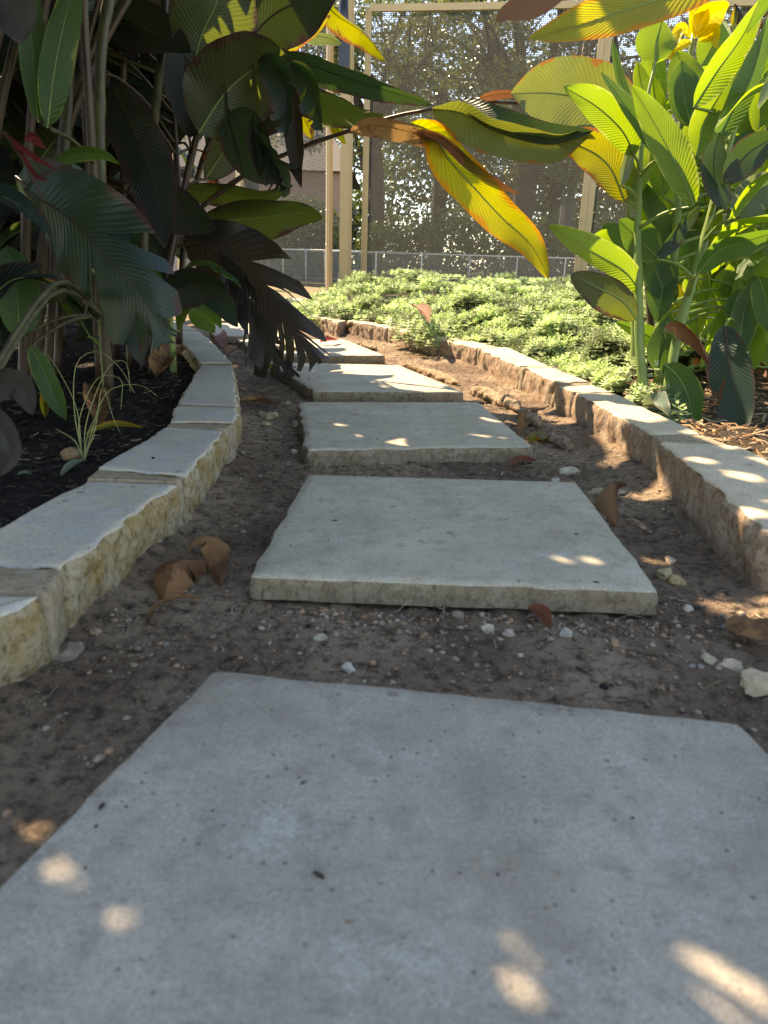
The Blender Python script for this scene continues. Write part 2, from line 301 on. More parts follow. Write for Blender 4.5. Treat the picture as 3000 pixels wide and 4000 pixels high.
# ------------------------------------------------------------------ stones
def stone(name, poly, zt, zb, mt, ms, parent=None, amp=.004, rough=.0, chip=.006, seed=0, step=.012, taper=0., cut=None, top_n=.0012, tilt=(0, 0)):
    poly = [np.array(p[:2], float) for p in poly]; ring = []
    k = len(poly)
    for i in range(k):
        a, c = poly[i], poly[(i+1) % k]; L = np.linalg.norm(c-a); n = max(2, int(L/step))
        for q in range(n): ring.append(a+(c-a)*q/n)
    ring = np.array(ring); cen = ring.mean(0); N = len(ring)
    # round corners slightly
    for _ in range(1): ring = .5*ring+.25*(np.roll(ring, 1, 0)+np.roll(ring, -1, 0))
    nr = np.roll(ring, -1, 0)-np.roll(ring, 1, 0); nr = np.stack([nr[:, 1], -nr[:, 0]], 1); nr /= np.linalg.norm(nr, axis=1)[:, None]+1e-9
    if np.mean(((ring-cen)*nr).sum(1)) < 0: nr = -nr
    H = zt-zb; m = max(4, int(H/.009)); V = []; s = seed*7.3
    for j in range(m+1):
        z = zb+(H-.004)*j/m
        for p, q in zip(ring, nr):
            d = amp*fbm(p[0]*14+s, p[1]*14, z*14, 3)*2+rough*(noise.noise(Vector((p[0]*22+s, p[1]*22, z*16)))+.45*fbm(p[0]*55+s, p[1]*55, z*40, 3))-taper*(1-j/m)*0
            if j == m: d -= chip*.5
            V.append((*(p+q*d), z))
    # chipped upper edge, then rings to the centre
    fr = [(.000, 0), (.006, 1), (.06, 1), (.16, 1), (.28, 1), (.42, 1), (.58, 1), (.75, 1), (.9, 1)]
    for fi, (f_, t_) in enumerate(fr[1:]):
        for p, q in zip(ring, nr):
            c_ = chip*max(0, fbm(p[0]*11+s, p[1]*11, 9, 3)+.15)
            if f_ < .02: pp = p-q*(.0045+c_); z = zt-.0008
            else: e_ = p-q*(.0045+c_*(1-f_)); pp = e_+(cen-e_)*f_; z = zt+fbm(pp[0]*9+s, pp[1]*9, 2, 3)*top_n
            z += (pp[0]-cen[0])*tilt[0]+(pp[1]-cen[1])*tilt[1]
            V.append((*pp, z))
    V.append((*cen, zt)); rows = m+1+len(fr)-1
    B = MB(); f = []; mi = []
    for j in range(rows-1):
        for i in range(N): f.append((j*N+i, j*N+(i+1) % N, (j+1)*N+(i+1) % N, (j+1)*N+i)); mi.append(1 if j <= m-1 else 0)
    for i in range(N): f.append(((rows-1)*N+i, (rows-1)*N+(i+1) % N, len(V)-1)); mi.append(0)
    B.add(V, f); B.m = mi; a2 = sum(ring[i][0]*ring[(i+1) % N][1]-ring[(i+1) % N][0]*ring[i][1] for i in range(N))
    if a2 < 0: B.f = [q[::-1] for q in B.f]
    return B.build(name, [mt, ms], parent)
# stepping stones: far-left, far-right, near-right, near-left
SL = [
 ([(830, 2608), (2895, 2812)], 'large pale concrete stepping stone nearest the camera, dappled with sun spots', 1),
 ([(1200, 1850), (2255, 1880), (2585, 2310), (965, 2250)], 'square stepping stone behind the gravelly gap, one bright spot near its right front corner', 2),
 ([(1165, 1568), (1870, 1570), (2085, 1742), (1193, 1757)], 'shaded stepping stone with a coarse chipped front edge, third along the path', 3),
 ([(1047, 1412), (1563, 1426), (1814, 1530), (1224, 1527)], 'stepping stone half in sun with a leaf shadow across it', 4),
 ([(922, 1322), (1348, 1325), (1506, 1388), (1019, 1388)], 'stepping stone under the torn hanging leaf with red petals on it', 5),
 ([(834, 1261), (1130, 1263), (1180, 1316), (823, 1311)], 'sunny stepping stone just before the last one, striped by leaf shadows', 6),
 ([(794, 1226), (1040, 1230), (1070, 1256), (783, 1249)], 'farthest stepping stone, against the step of the screened patio', 7)]
for poly, lab, k in SL:
    P = [Pz(x, y, 0.) for x, y in poly]
    if k == 1:
        a, c = P; e = c-a; e /= np.linalg.norm(e); nrm_ = np.array([e[1], -e[0], 0]); ld = Pz(0, 3440, 0)-a; ld /= np.linalg.norm(ld)
        P = [a, c, c+np.array([.05, -.60, 0]), a+ld*.62]
    if k == 7: P = [p+np.array([0, 0, 0]) for p in P]
    o = stone('stepping_stone', P, 0., -.037 if k < 3 else -.042, M['slab'] if k == 1 else M['slab_cream'], M['slab_side'], amp=.0022 if k != 3 else .004, rough=.001 if k != 3 else .004, chip=.005, seed=k, top_n=.001)
    tag(o, lab, 'stepping stone', 'stepping stones of the garden path')
ZC = .055
def q2(pts): return [Pz(x, y, ZC) for x, y in pts]
def border(name, label, blocks, mortars, mt, ms, group=None, s0=0):
    c0 = q2(blocks[0]) if not isinstance(blocks[0][0], np.ndarray) else blocks[0]
    e = empty(name, (float(c0[0][0]), float(c0[0][1]), -.05), label, 'stone edging', group)
    for i, bl in enumerate(blocks):
        P = q2(bl) if not isinstance(bl[0], np.ndarray) else bl
        stone('stone', P, ZC+random.uniform(-.003, .003), -.085, mt, ms, e, amp=.004, rough=.0085, chip=.009, seed=s0+i, step=.009, top_n=.002)
    for i, bl in enumerate(mortars):
        P = q2(bl) if not isinstance(bl[0], np.ndarray) else bl
        stone('mortar_joint', P, ZC-.0015, -.085, M['mortar'], M['mortar'], e, amp=.002, rough=.004, chip=.004, seed=50+i, step=.009)
    return e
A = lambda *p: [np.array([x, y, 0.]) for x, y in p]
def wp(x, y): return tuple(Pz(x, y, ZC)[:2])
# left border, far to near: order outer-far, inner-far, inner-near, outer-near
LB = [A((-1.62, 5.0), (-1.46, 5.05), wp(778, 1290), wp(655, 1284)),
      [(657, 1287), (780, 1292), (822, 1326), (702, 1324)],
      [(703, 1326), (824, 1328), (908, 1417), (774, 1417)],
      [(778, 1424), (912, 1424), (931, 1583), (690, 1574)],
      [(683, 1583), (932, 1592), (921, 1650), (658, 1648)],
      [(648, 1662), (880, 1679), (726, 1857), (370, 1826)],
      [(330, 1868), (690, 1882), (262, 2205), (-10, 2060, )],
      A((-.578, .77), wp(184, 2318), wp(-20, 2412), wp(-330, 2700), (-.66, .45), (-.60, .66))]
p_ = wp(0, 2207); LB[6] = A(wp(330, 1868), wp(690, 1882), wp(238, 2212), (-.575, .87))
MLB = [A(wp(652, 1651), wp(919, 1655), wp(884, 1677), wp(650, 1660)), A(wp(368, 1829), wp(722, 1862), wp(690, 1880), wp(330, 1867)), A((-.575, .868), wp(236, 2216), wp(186, 2314), (-.575, .775)),
       A(wp(777, 1418), wp(905, 1418), wp(908, 1424), wp(780, 1423)), A(wp(690, 1576), wp(925, 1585), wp(926, 1591), wp(686, 1582))]
border('stone_border', 'low pale limestone edging curving along the left side of the path', LB, MLB, M['curb_top'], M['curb_face'], 'limestone edgings of the garden beds', 0)
def outw(p, d): return (p[0]+d[0], p[1]+d[1])
RB = [A((-.62, 5.75), (-.45, 5.85), wp(1354, 1250), (-.34, 5.06)),
      A(wp(1354, 1251)[0:2], (-.17, 5.33), (.14, 4.78), (-.02, 4.72)),
      A((-.01, 4.70), (.15, 4.76), (.34, 4.42), (.19, 4.36))[:0] or A((-.01, 4.70), (.15, 4.76), (.40, 4.17), (.245, 4.08)),
      A(wp(1690, 1318), (.40, 4.15), wp(1990, 1352), wp(1862, 1357)),
      A(wp(1872, 1362), wp(1985, 1354), wp(2160, 1434), wp(2025, 1430)),
      A(wp(2046, 1437), wp(2168, 1438), wp(2308, 1494), wp(2165, 1492)),
      A(wp(2186, 1505), wp(2312, 1500), wp(2400, 1530), wp(2236, 1527)),
      A(wp(2243, 1530), wp(2405, 1533), wp(2747, 1693), wp(2545, 1693)),
      A(wp(2572, 1722), wp(2890, 1740), (.82, .93), wp(2990, 2072)),
      A((.655, .94), (.83, .91), (.84, .40), (.67, .40))]
MRB = [A(wp(2027, 1431), wp(2162, 1435), wp(2166, 1438), wp(2044, 1436)), A(wp(2170, 1494), wp(2306, 1495), wp(2310, 1500), wp(2190, 1504)), A(wp(2548, 1694), wp(2750, 1695), wp(2860, 1738), wp(2576, 1720)), A(wp(1866, 1358), wp(1980, 1353), wp(1983, 1355), wp(1874, 1361))]
border('stone_border', 'low brown limestone edging holding back the herb bed, right of the path', RB, MRB, M['curb_topR'], M['curb_faceR'], 'limestone edgings of the garden beds', 20)

# ------------------------------------------------------------------ leaves
def leaf_build(name, parent, pts, W, mat, roll=(0, 0), fold=.25, curl=0., wave=.03, tear=0, ref=None, seed=0, nt=30, nu=5, skew=.16, mid=True, label=None, blunt=0., grav=1., midmat=None, droop=.5):
    """pts world; W full width; one mesh: blade + raised midrib"""
    R_ = random.Random(seed); nt = nt if not tear else max(nt, 44)
    C = catmull(pts, 4*nt+1); T = np.gradient(C, axis=0); T /= np.linalg.norm(T, axis=1)[:, None]; L = np.linalg.norm(np.diff(C, axis=0), axis=1).sum()
    NN = []; prev = None
    for i in range(len(C)):
        v = (CAM-C[i]) if ref is None else np.array(ref, float)
        n_ = v-T[i]*(v@T[i]); n_ /= np.linalg.norm(n_)+1e-9
        if prev is not None and n_@prev < 0: n_ = -n_
        prev = n_; NN.append(n_)
    NN = np.array(NN); nf = 4*nt
    def frame(t):
        x = min(max(t, 0), 1)*nf; i = min(int(x), nf-1); a = x-i
        c = C[i]*(1-a)+C[i+1]*a; tt = T[i]*(1-a)+T[i+1]*a; n_ = NN[i]*(1-a)+NN[i+1]*a; s_ = np.cross(tt, n_)
        r = math.radians(roll[0]+(roll[1]-roll[0])*t); return c, tt, n_*math.cos(r)+s_*math.sin(r), s_*math.cos(r)-n_*math.sin(r)
    wmax = .44**.6*.56**.75
    ph = R_.random()*6; ph2 = R_.random()*6
    def width(t):
        t = min(max(t, 0), 1); return W/2*max((t**.6)*((1-t)**(.75-.35*blunt))/wmax*(1+.04*math.sin(9*t+ph)), .02)
    def point(s, u, grp=None):
        au = abs(u); t = 1-(1-min(s, 1))**(1+skew*au*5.2)
        if grp is not None and au > grp[3]:
            k = (au-grp[3])/(1-grp[3]); t = (grp[0]+grp[1])/2*k*.45+t*(1-k*.45)
        c, tt, n_, sd = frame(t); wd = width(t)
        fo = fold*(.5+au*.5); p = c+sd*u*wd*math.cos(fo)+n_*au*wd*math.sin(fo)+n_*curl*wd*au*au
        p = p+n_*wave*W*au*au*(math.sin(L*28*t+ph+(1.7 if u > 0 else 0))+.5*math.sin(L*61*t+ph2))
        if grp is not None and au > grp[3]:
            k = (au-grp[3])/(1-grp[3]); g = grp[2]; p = p+(n_*g[0]+tt*(abs(g[1])*1.6+.4))*wd*k*.55+np.array([0, 0, -1])*wd*droop*k**1.4*g[2]*grav
        return p
    B = MB(); us = np.linspace(0, 1, nu+1)
    for sgn in (-1, 1):
        if tear:
            cuts = sorted(set([0, nt]+[R_.randint(int(nt*.3), nt-2) for _ in range(tear)])); groups = [(cuts[i], cuts[i+1]) for i in range(len(cuts)-1)]
        else: groups = [(0, nt)]
        for a, b_ in groups:
            g = None if (not tear or a == 0) else (a/nt, b_/nt, (R_.uniform(-.7, .7), R_.uniform(-.4, .6), R_.uniform(.3, 1.3)), R_.uniform(.12, .45))
            V = []; UV = []
            for i in range(a, b_+1):
                for u in us: V.append(point(i/nt, sgn*u, g)); UV.append((sgn*u, i/nt))
            k = nu+1; rows = b_-a+1; f = []
            for i in range(rows-1):
                for j in range(nu):
                    q = (i*k+j, (i+1)*k+j, (i+1)*k+j+1, i*k+j+1); f.append(q if sgn > 0 else q[::-1])
            B.add(V, f, 0, uv=UV)
    if mid:
        mp = []; 
        for i in range(0, nt+1, 2):
            c, tt, n_, sd = frame(i/nt); mp.append(c-n_*.0008)
        B.tube(mp, np.linspace(min(.004, W*.028), .0006, len(mp)), 6, 1, cap=False)
    return B.build(name, [mat, midmat or mat], parent, label)
def px(path): return [Pd(*q) for q in path]
def plant(name, label, stems, cat='plant', group=None, sm='g', r=(.012, .006)):
    """stems: list of pixel/depth polylines or world polylines (np arrays)"""
    S = [s if isinstance(s, np.ndarray) else np.array(px(s)) for s in stems]
    e = empty(name, S[0][0], label, cat, group); e['_s'] = 0; del e['_s']; PL[e.name] = (S, sm)
    for s in S:
        c = catmull(s, 28); B = MB(); rr = np.linspace(r[0], r[1], 28); 
        for k in (7, 13, 19): rr[k] *= 1.18
        B.tube(c, rr, 10); B.build('stem', SM[sm], e)
    return e
PL = {}
def stalk(e, base, tdir, r=.0045):
    """leaf stalk joining a leaf's base to the nearest stem of plant e a bit lower down"""
    S, sm = PL[e.name]; best = None
    for s in S:
        c = catmull(s, 40); d = np.linalg.norm(c-base, axis=1)+np.maximum(0, c[:, 2]-base[2]+.03)*2
        i = int(np.argmin(d))
        if best is None or d[i] < best[0]: best = (d[i], c[i])
    q = best[1]; m_ = (q+base)/2+np.array([0, 0, .25])*np.linalg.norm(q-base)*.3
    B = MB(); B.tube(catmull([q, m_, base, base+tdir*.01], 10), np.linspace(r*1.5, r*.8, 10), 6); B.build('leaf_stalk', SM[sm], e)
def leaf(e, mat, path, wpx, roll=(0, 0), st=True, sd=[100], **k):
    P = px(path) if not isinstance(path, np.ndarray) else path; D = np.mean([q[2] for q in path]) if not isinstance(path, np.ndarray) else FPX
    sd[0] += 1; W = wpx*D/FPX*1.04
    o = leaf_build('leaf', e, P, W, LM[mat], roll, seed=sd[0], midmat=SM['d'] if mat in ('dark', 'purple', 'blue') else (LM[mat] if mat in ('petal', 'brown', 'tan', 'red') else SM['g']), **k)
    if st: 
        b0 = np.array(P[0]); t0 = np.array(P[1])-b0; stalk(e, b0, t0/np.linalg.norm(t0))
    return o
def D_(pts, D0, D1=None):
    n = len(pts); D1 = D0 if D1 is None else D1; return [(x, y, D0+(D1-D0)*i/max(1, n-1)) for i, (x, y) in enumerate(pts)]

# ---- left: bronze cannas, hero stems
g_l = 'bronze leaved cannas in the left bed'
LA = plant('canna_plant', 'tall bronze canna arching over the path edge, broad striped leaves at mid height', [D_([(590, 1480), (640, 1150), (690, 880), (750, 600), (800, 430), (840, 250), (860, 0), (870, -400)], 2.9, 2.7)], 'plant', g_l, 'd', (.016, .009))
for mt, pts, D0, D1, wd, ro, kw in [
  ('olive', [(757, 250), (790, 130), (850, 0), (900, -200)], 2.6, 2.5, 330, (12, 20), {}),
  ('olive', [(775, 520), (870, 375), (960, 290), (1050, 235), (1120, 222)], 2.6, 2.55, 340, (10, 25), dict(fold=.15)),
  ('dark', [(740, 540), (735, 380), (720, 230), (735, 60), (760, -100)], 2.75, 2.7, 230, (20, 40), {}),
  ('dark', [(700, 560), (640, 400), (590, 260), (560, 100)], 3.0, 3.0, 240, (10, 20), {}),
  ('olive', [(800, 700), (900, 560), (1000, 480), (1090, 450)], 2.9, 2.9, 150, (30, 10), {}),
  ('blue', [(900, 430), (960, 540), (1040, 620), (1180, 665)], 2.6, 2.5, 210, (15, 30), dict(tear=2)),
]: leaf(LA, mt, D_(pts, D0, D1), wd, ro, **kw)
LC = plant('canna_plant', 'bronze canna against the screen with long leaves pointing out over the path', [D_([(700, 1345), (715, 1000), (770, 700), (860, 450), (950, 250), (1020, 60), (1060, -200)], 3.4, 3.0)], 'plant', g_l, 'd', (.015, .008))
for mt, pts, D0, D1, wd, ro, kw in [
  ('dark', [(930, 210), (1050, 70), (1180, 0), (1330, -60)], 2.7, 2.6, 270, (-10, -10), dict(fold=.1)),
  ('ygreen', [(900, 240), (1020, 175), (1150, 110), (1290, 60)], 2.85, 2.8, 150, (15, 20), {}),
  ('ygreen', [(1235, -30), (1310, 55), (1420, 130), (1507, 235)], 2.9, 2.9, 120, (35, 60), dict(fold=.6)),
  ('pale', [(1165, 140), (1230, 140), (1290, 150), (1335, 172)], 3.0, 3.0, 62, (40, 30), dict(fold=.5)),
  ('blue', [(1020, 215), (1180, 245), (1340, 300), (1500, 350), (1685, 408)], 2.7, 2.5, 115, (30, 40), dict(fold=.35)),
  ('olive', [(1060, 330), (1190, 385), (1320, 430), (1420, 452), (1505, 448)], 2.8, 2.7, 125, (20, 30), dict(fold=.3, tear=1)),
  ('olive', [(930, 300), (1010, 240), (1090, 215), (1200, 235)], 2.75, 2.7, 90, (50, 40), {}),
  ('yellow', [(1150, 420), (1180, 450), (1205, 500), (1222, 545)], 3.0, 3.0, 62, (20, 20), dict(st=False)),
  ('pale', [(1150, 430), (1230, 455), (1300, 480), (1345, 510)], 3.05, 3.0, 70, (45, 60), {}),
  ('yellow', [(1285, 480), (1310, 500), (1340, 540), (1352, 562)], 3.0, 3.0, 45, (20, 50), dict(st=False)),
  ('dark', [(880, 560), (980, 470), (1080, 430), (1190, 440)], 2.9, 2.8, 170, (20, 60), {}),
]: 
    st = kw.pop('st', True); leaf(LC, mt, D_(pts, D0, D1), wd, ro, st=st, **kw)
# shredded hanging leaves
for pts, wd, tr, mt in [([(1010, 240), (1075, 262), (1118, 370), (1120, 540)], 120, 5, 'blue'), ([(1130, 250), (1200, 310), (1240, 420), (1262, 520)], 105, 5, 'blue'), ([(1140, 330), (1155, 520), (1165, 640), (1180, 735)], 85, 0, 'purple'), ([(1000, 470), (1040, 600), (1100, 700), (1125, 740)], 110, 5, 'dark'), ([(990, 250), (1000, 400), (1010, 560), (1035, 720)], 30, 0, 'olive'), ([(880, 330), (890, 470), (930, 600), (960, 720)], 22, 0, 'olive')]:
    leaf(LC, mt, D_(pts, 2.55, 2.5), wd, (10, 40), tear=tr, wave=.06, curl=.4 if tr else 0, fold=.4)
LD = plant('canna_plant', 'leaning bronze canna stem stretched right across the path with a long yellow leaf hanging', [D_([(640, 1400), (660, 1020), (700, 892), (941, 693), (1170, 579), (1363, 512), (1540, 455), (1700, 424)], 3.1, 2.55)], 'plant', g_l, 'd', (.013, .006))
leaf(LD, 'yellow', [(1600, 480, 2.57), (1690, 520, 2.55), (1750, 620, 2.53), (1850, 730, 2.5), (1960, 850, 2.5), (2070, 950, 2.48), (2143, 1088, 2.47)], 160, (28, -6), fold=.22, wave=.035, st=False)
leaf(LD, 'brown', [(1640, 505, 2.53), (1730, 540, 2.5), (1840, 640, 2.48), (1960, 720, 2.46), (2030, 760, 2.46)], 52, (35, 35), fold=.5, st=False)
leaf(LD, 'tan', [(1365, 520, 2.64), (1440, 492, 2.6), (1540, 500, 2.58), (1680, 545, 2.56), (1760, 620, 2.54)], 95, (20, 60), fold=.3, st=False)
leaf(LD, 'teal', [(1690, 426, 2.55), (1800, 440, 2.5), (1920, 500, 2.45), (2060, 545, 2.42), (2180, 560, 2.4), (2310, 515, 2.4)], 215, (25, 10), fold=.9, wave=.05, st=False)
leaf(LD, 'blue', [(1800, 385, 2.52), (1900, 450, 2.46), (2010, 495, 2.42), (2150, 525, 2.38), (2315, 513, 2.36)], 100, (-35, -5), fold=.3, st=False)
LE = plant('canna_plant', 'bronze canna whose big torn leaf droops over the far stepping stones', [D_([(560, 1470), (590, 1200), (640, 1000), (700, 920)], 3.0, 2.95)+[(690, 640, 2.95), (670, 300, 2.95), (660, -200, 2.9)]], 'plant', g_l, 'd', (.016, .008))
leaf(LE, 'purple', D_([(705, 930), (860, 985), (980, 1080), (1090, 1210), (1180, 1330), (1255, 1420)], 2.95, 2.85), 300, (12, 0), tear=9, fold=-.1, wave=.05, nu=7, label='large torn drooping leaf', droop=.8)
leaf(LE, 'purple', D_([(880, 960), (930, 1120), (1010, 1260), (1090, 1400), (1180, 1480)], 2.95, 2.9), 120, (20, 10), tear=7, fold=.2, wave=.08, nu=6, droop=.9)
leaf(LE, 'blue', D_([(640, 1130), (730, 1095), (840, 1140), (930, 1278)], 2.75, 2.7), 130, (40, 20), fold=.3)
leaf(LE, 'olive', D_([(700, 745), (880, 755), (1010, 765), (1145, 722)], 2.95, 2.8), 105, (15, 45), fold=.4)
leaf(LE, 'olive', D_([(750, 915), (880, 865), (1020, 850), (1170, 830), (1262, 850)], 2.95, 2.8), 165, (18, 25), fold=.35)
leaf(LE, 'brown', D_([(850, 950), (845, 1050), (870, 1120), (893, 1190)], 3.1, 3.1), 62, (20, 60), curl=.5, fold=.5)
leaf(LE, 'brown', D_([(800, 900), (800, 960), (790, 1010), (800, 1060)], 3.1, 3.1), 50, (20, 60), curl=.5, fold=.5)
leaf(LE, 'brown', D_([(790, 590), (840, 640), (850, 720), (830, 790)], 3.1, 3.1), 60, (20, 60), curl=.5)
leaf(LE, 'yellow', D_([(570, 430), (630, 395), (700, 350)], 3.0, 3.0), 80, (20, 20))
leaf(LE, 'dark', D_([(440, 330), (520, 500), (600, 700), (650, 960)], 2.5, 2.4), 210, (20, 10))
leaf(LE, 'blue', D_([(360, 930), (430, 850), (510, 890), (500, 1010)], 2.3, 2.2), 170, (30, 30), fold=.4)
leaf(LE, 'blue', D_([(420, 1110), (490, 1210), (540, 1330), (545, 1420)], 2.4, 2.4), 130, (30, 30))
leaf(LE, 'green', D_([(720, 1180), (760, 1200), (810, 1260), (840, 1300)], 3.6, 3.6), 90, (30, 10))
LF = plant('canna_plant', 'thick yellow-green canna stalk standing upright in the shade near the left frame', [D_([(395, 1230), (393, 800), (388, 400), (400, 150), (430, -60), (440, -500)], 2.1, 2.0), D_([(235, 1180), (240, 900), (250, 600), (270, 300), (260, -200)], 2.2, 2.1), D_([(590, 1300), (560, 900), (600, 500), (640, 100), (640, -300)], 2.7, 2.6)], 'plant', g_l, 'y', (.0175, .013))
leaf(LF, 'green', D_([(150, 480), (130, 250), (115, 0), (105, -150)], 1.8, 1.7), 120, (20, 30))
leaf(LF, 'green', D_([(185, 500), (215, 260), (270, 0), (300, -160)], 1.8, 1.7), 130, (10, 30))
leaf(LF, 'blue', [(100, 745, 1.75), (270, 850, 1.7), (420, 1010, 1.68), (550, 1160, 1.68), (655, 1345, 1.7)], 400, (25, 10), tear=5, fold=-.15, nu=7, wave=.05, label='broad shredded leaf in front of the stalks', droop=.5)
leaf(LF, 'blue', [(60, 690, 1.9), (180, 780, 1.85), (330, 900, 1.8), (430, 1080, 1.8)], 300, (35, 10), tear=4, fold=-.2, wave=.05)
leaf(LF, 'green', D_([(70, 1320), (70, 1180), (50, 1040), (30, 960)], 1.9, 1.9), 170, (15, 20))
leaf(LF, 'green', D_([(190, 660), (300, 600), (400, 600), (468, 640)], 1.9, 1.85), 60, (20, 40))
leaf(LF, 'pale', D_([(330, 800), (325, 760), (310, 700), (285, 640)], 2.0, 2.0), 75, (20, 20))
leaf(LF, 'green', D_([(120, 1350), (170, 1450), (210, 1540), (260, 1640)], 1.9, 1.9), 90, (20, 20))
leaf(LF, 'purple', D_([(-100, 1560), (0, 1500), (80, 1510), (130, 1620)], .8, .8), 120, (20, 10))
leaf(LF, 'purple', D_([(-150, 1700), (-40, 1640), (40, 1760), (0, 1860)], .8, .8), 130, (20, 30))
leaf(LF, 'purple', D_([(-150, -150), (0, -20), (60, 60), (90, 170)], .8, .8), 260, (20, 10), st=False)
R4 = random.Random(11)
for i in range(46):   # crowded inner leaves that close the gaps between the stalks
    x = R4.uniform(-20, 640); y = R4.uniform(60, 1250); l = R4.uniform(260, 460); a = R4.uniform(-2.6, 2.6); D = R4.uniform(2.45, 3.1)
    pts = [(x, y), (x+math.sin(a)*l*.5, y-math.cos(a)*l*.45), (x+math.sin(a)*l*.95, y-math.cos(a)*l*.75+60)]
    leaf(R4.choice((LF, LE)), R4.choice(('dark', 'purple', 'dark', 'blue', 'olive')), D_(pts, D, D-.05), R4.uniform(120, 200), (R4.uniform(-40, 50), R4.uniform(-40, 50)), fold=R4.uniform(.1, .5))
# spent red flower of that plant
for pts, wd in [([(0, 510), (80, 570), (150, 620), (225, 668)], 24), ([(40, 560), (90, 610), (150, 690), (195, 702)], 20), ([(100, 640), (130, 690), (160, 750)], 14), ([(95, 545), (130, 535), (180, 580)], 38)]:
    leaf(LF, 'red', D_(pts, 1.6, 1.6), wd, (20, 20), st=False, curl=.6)
B = MB(); B.tube(px([(-80, 470, 1.6), (20, 520, 1.6), (105, 650, 1.6), (165, 760, 1.6)]), [.005, .002], 6); B.build('flower_stalk', SM['d'], LF)

# ---- right: fresh green yellow-flowered cannas
g_r = 'green leaved cannas in the right bed'
RA = plant('canna_plant', 'green canna closest to the right edging, low broad leaves over the herbs', [D_([(2518, 1553), (2500, 1380), (2495, 1180), (2490, 900), (2500, 640), (2510, 470)], 2.42, 2.35), D_([(2480, 1440), (2480, 1180), (2460, 900), (2455, 720)], 2.6, 2.5)], 'plant', g_r, 'g', (.0165, .008))
RBp = plant('canna_plant', 'yellow flowering green canna leaning right, tallest of the right bed', [D_([(2600, 1570), (2650, 1300), (2735, 1000), (2790, 780), (2850, 560), (2900, 400), (2960, 180)], 2.45, 2.3), D_([(2570, 1500), (2600, 1200), (2640, 950), (2650, 700), (2660, 480), (2690, 250), (2710, 130)], 2.55, 2.45)], 'plant', g_r, 'g', (.0175, .007))
RC = plant('canna_plant', 'green canna behind the others at the right, blades tangled and sunlit', [D_([(2860, 1400), (2880, 1250), (2930, 1050), (2960, 700), (2990, 300)], 2.7, 2.6), D_([(2720, 1330), (2700, 1000), (2740, 700), (2760, 400)], 3.0, 2.9)], 'plant', g_r, 'g', (.013, .006))
def LL(e, lst):
    for it in lst:
        mt, pts, D0, D1, wd, ro = it[:6]; wd *= 1.02; kw = dict(it[6]) if len(it) > 6 else {}; st = kw.pop('st', True); leaf(e, mt, D_(pts, D0, D1), wd, ro, st=st, **kw)
LL(RA, [
 ('fresh', [(2480, 610), (2430, 510), (2330, 415), (2203, 338)], 2.3, 2.2, 130, (15, 25), dict(fold=.2)),
 ('green', [(2575, 620), (2500, 490), (2420, 380), (2348, 282)], 2.25, 2.2, 75, (30, 50)),
 ('fresh', [(2712, 805), (2640, 640), (2550, 470), (2468, 335)], 2.2, 2.15, 138, (20, 35), dict(fold=.15)),
 ('pale', [(2425, 725), (2450, 620), (2485, 510)], 2.3, 2.3, 55, (20, 40), dict(fold=.5)),
 ('fresh', [(2560, 245), (2562, 170), (2585, 80)], 2.35, 2.35, 150, (10, 20), dict(fold=.1)),
 ('fresh', [(2505, 1150), (2440, 1060), (2300, 975), (2142, 882)], 2.4, 2.3, 120, (30, 30), dict(fold=.25)),
 ('olive', [(2490, 1250), (2430, 1175), (2330, 1120), (2232, 1072)], 2.38, 2.25, 150, (28, 25), dict(fold=-.35)),
 ('green', [(2575, 1010), (2500, 940), (2418, 858)], 2.45, 2.4, 130, (20, 20)),
 ('green', [(2490, 1010), (2440, 950), (2380, 890), (2350, 895)], 2.5, 2.5, 70, (30, 20)),
 ('fresh', [(2430, 1020), (2370, 960), (2300, 940)], 2.7, 2.7, 120, (10, 20)),
 ('green', [(2470, 420), (2420, 300), (2390, 150)], 2.4, 2.4, 40, (20, 50)),
 ('fresh', [(2530, 400), (2500, 310), (2490, 240)], 2.45, 2.45, 60, (20, 30)),
 ('ygreen', [(2440, 790), (2380, 650), (2290, 580), (2172, 545)], 2.42, 2.4, 165, (25, 15), dict(fold=.2)),
 ('fresh', [(2470, 780), (2490, 640), (2530, 540)], 2.4, 2.4, 95, (10, 30)),
])
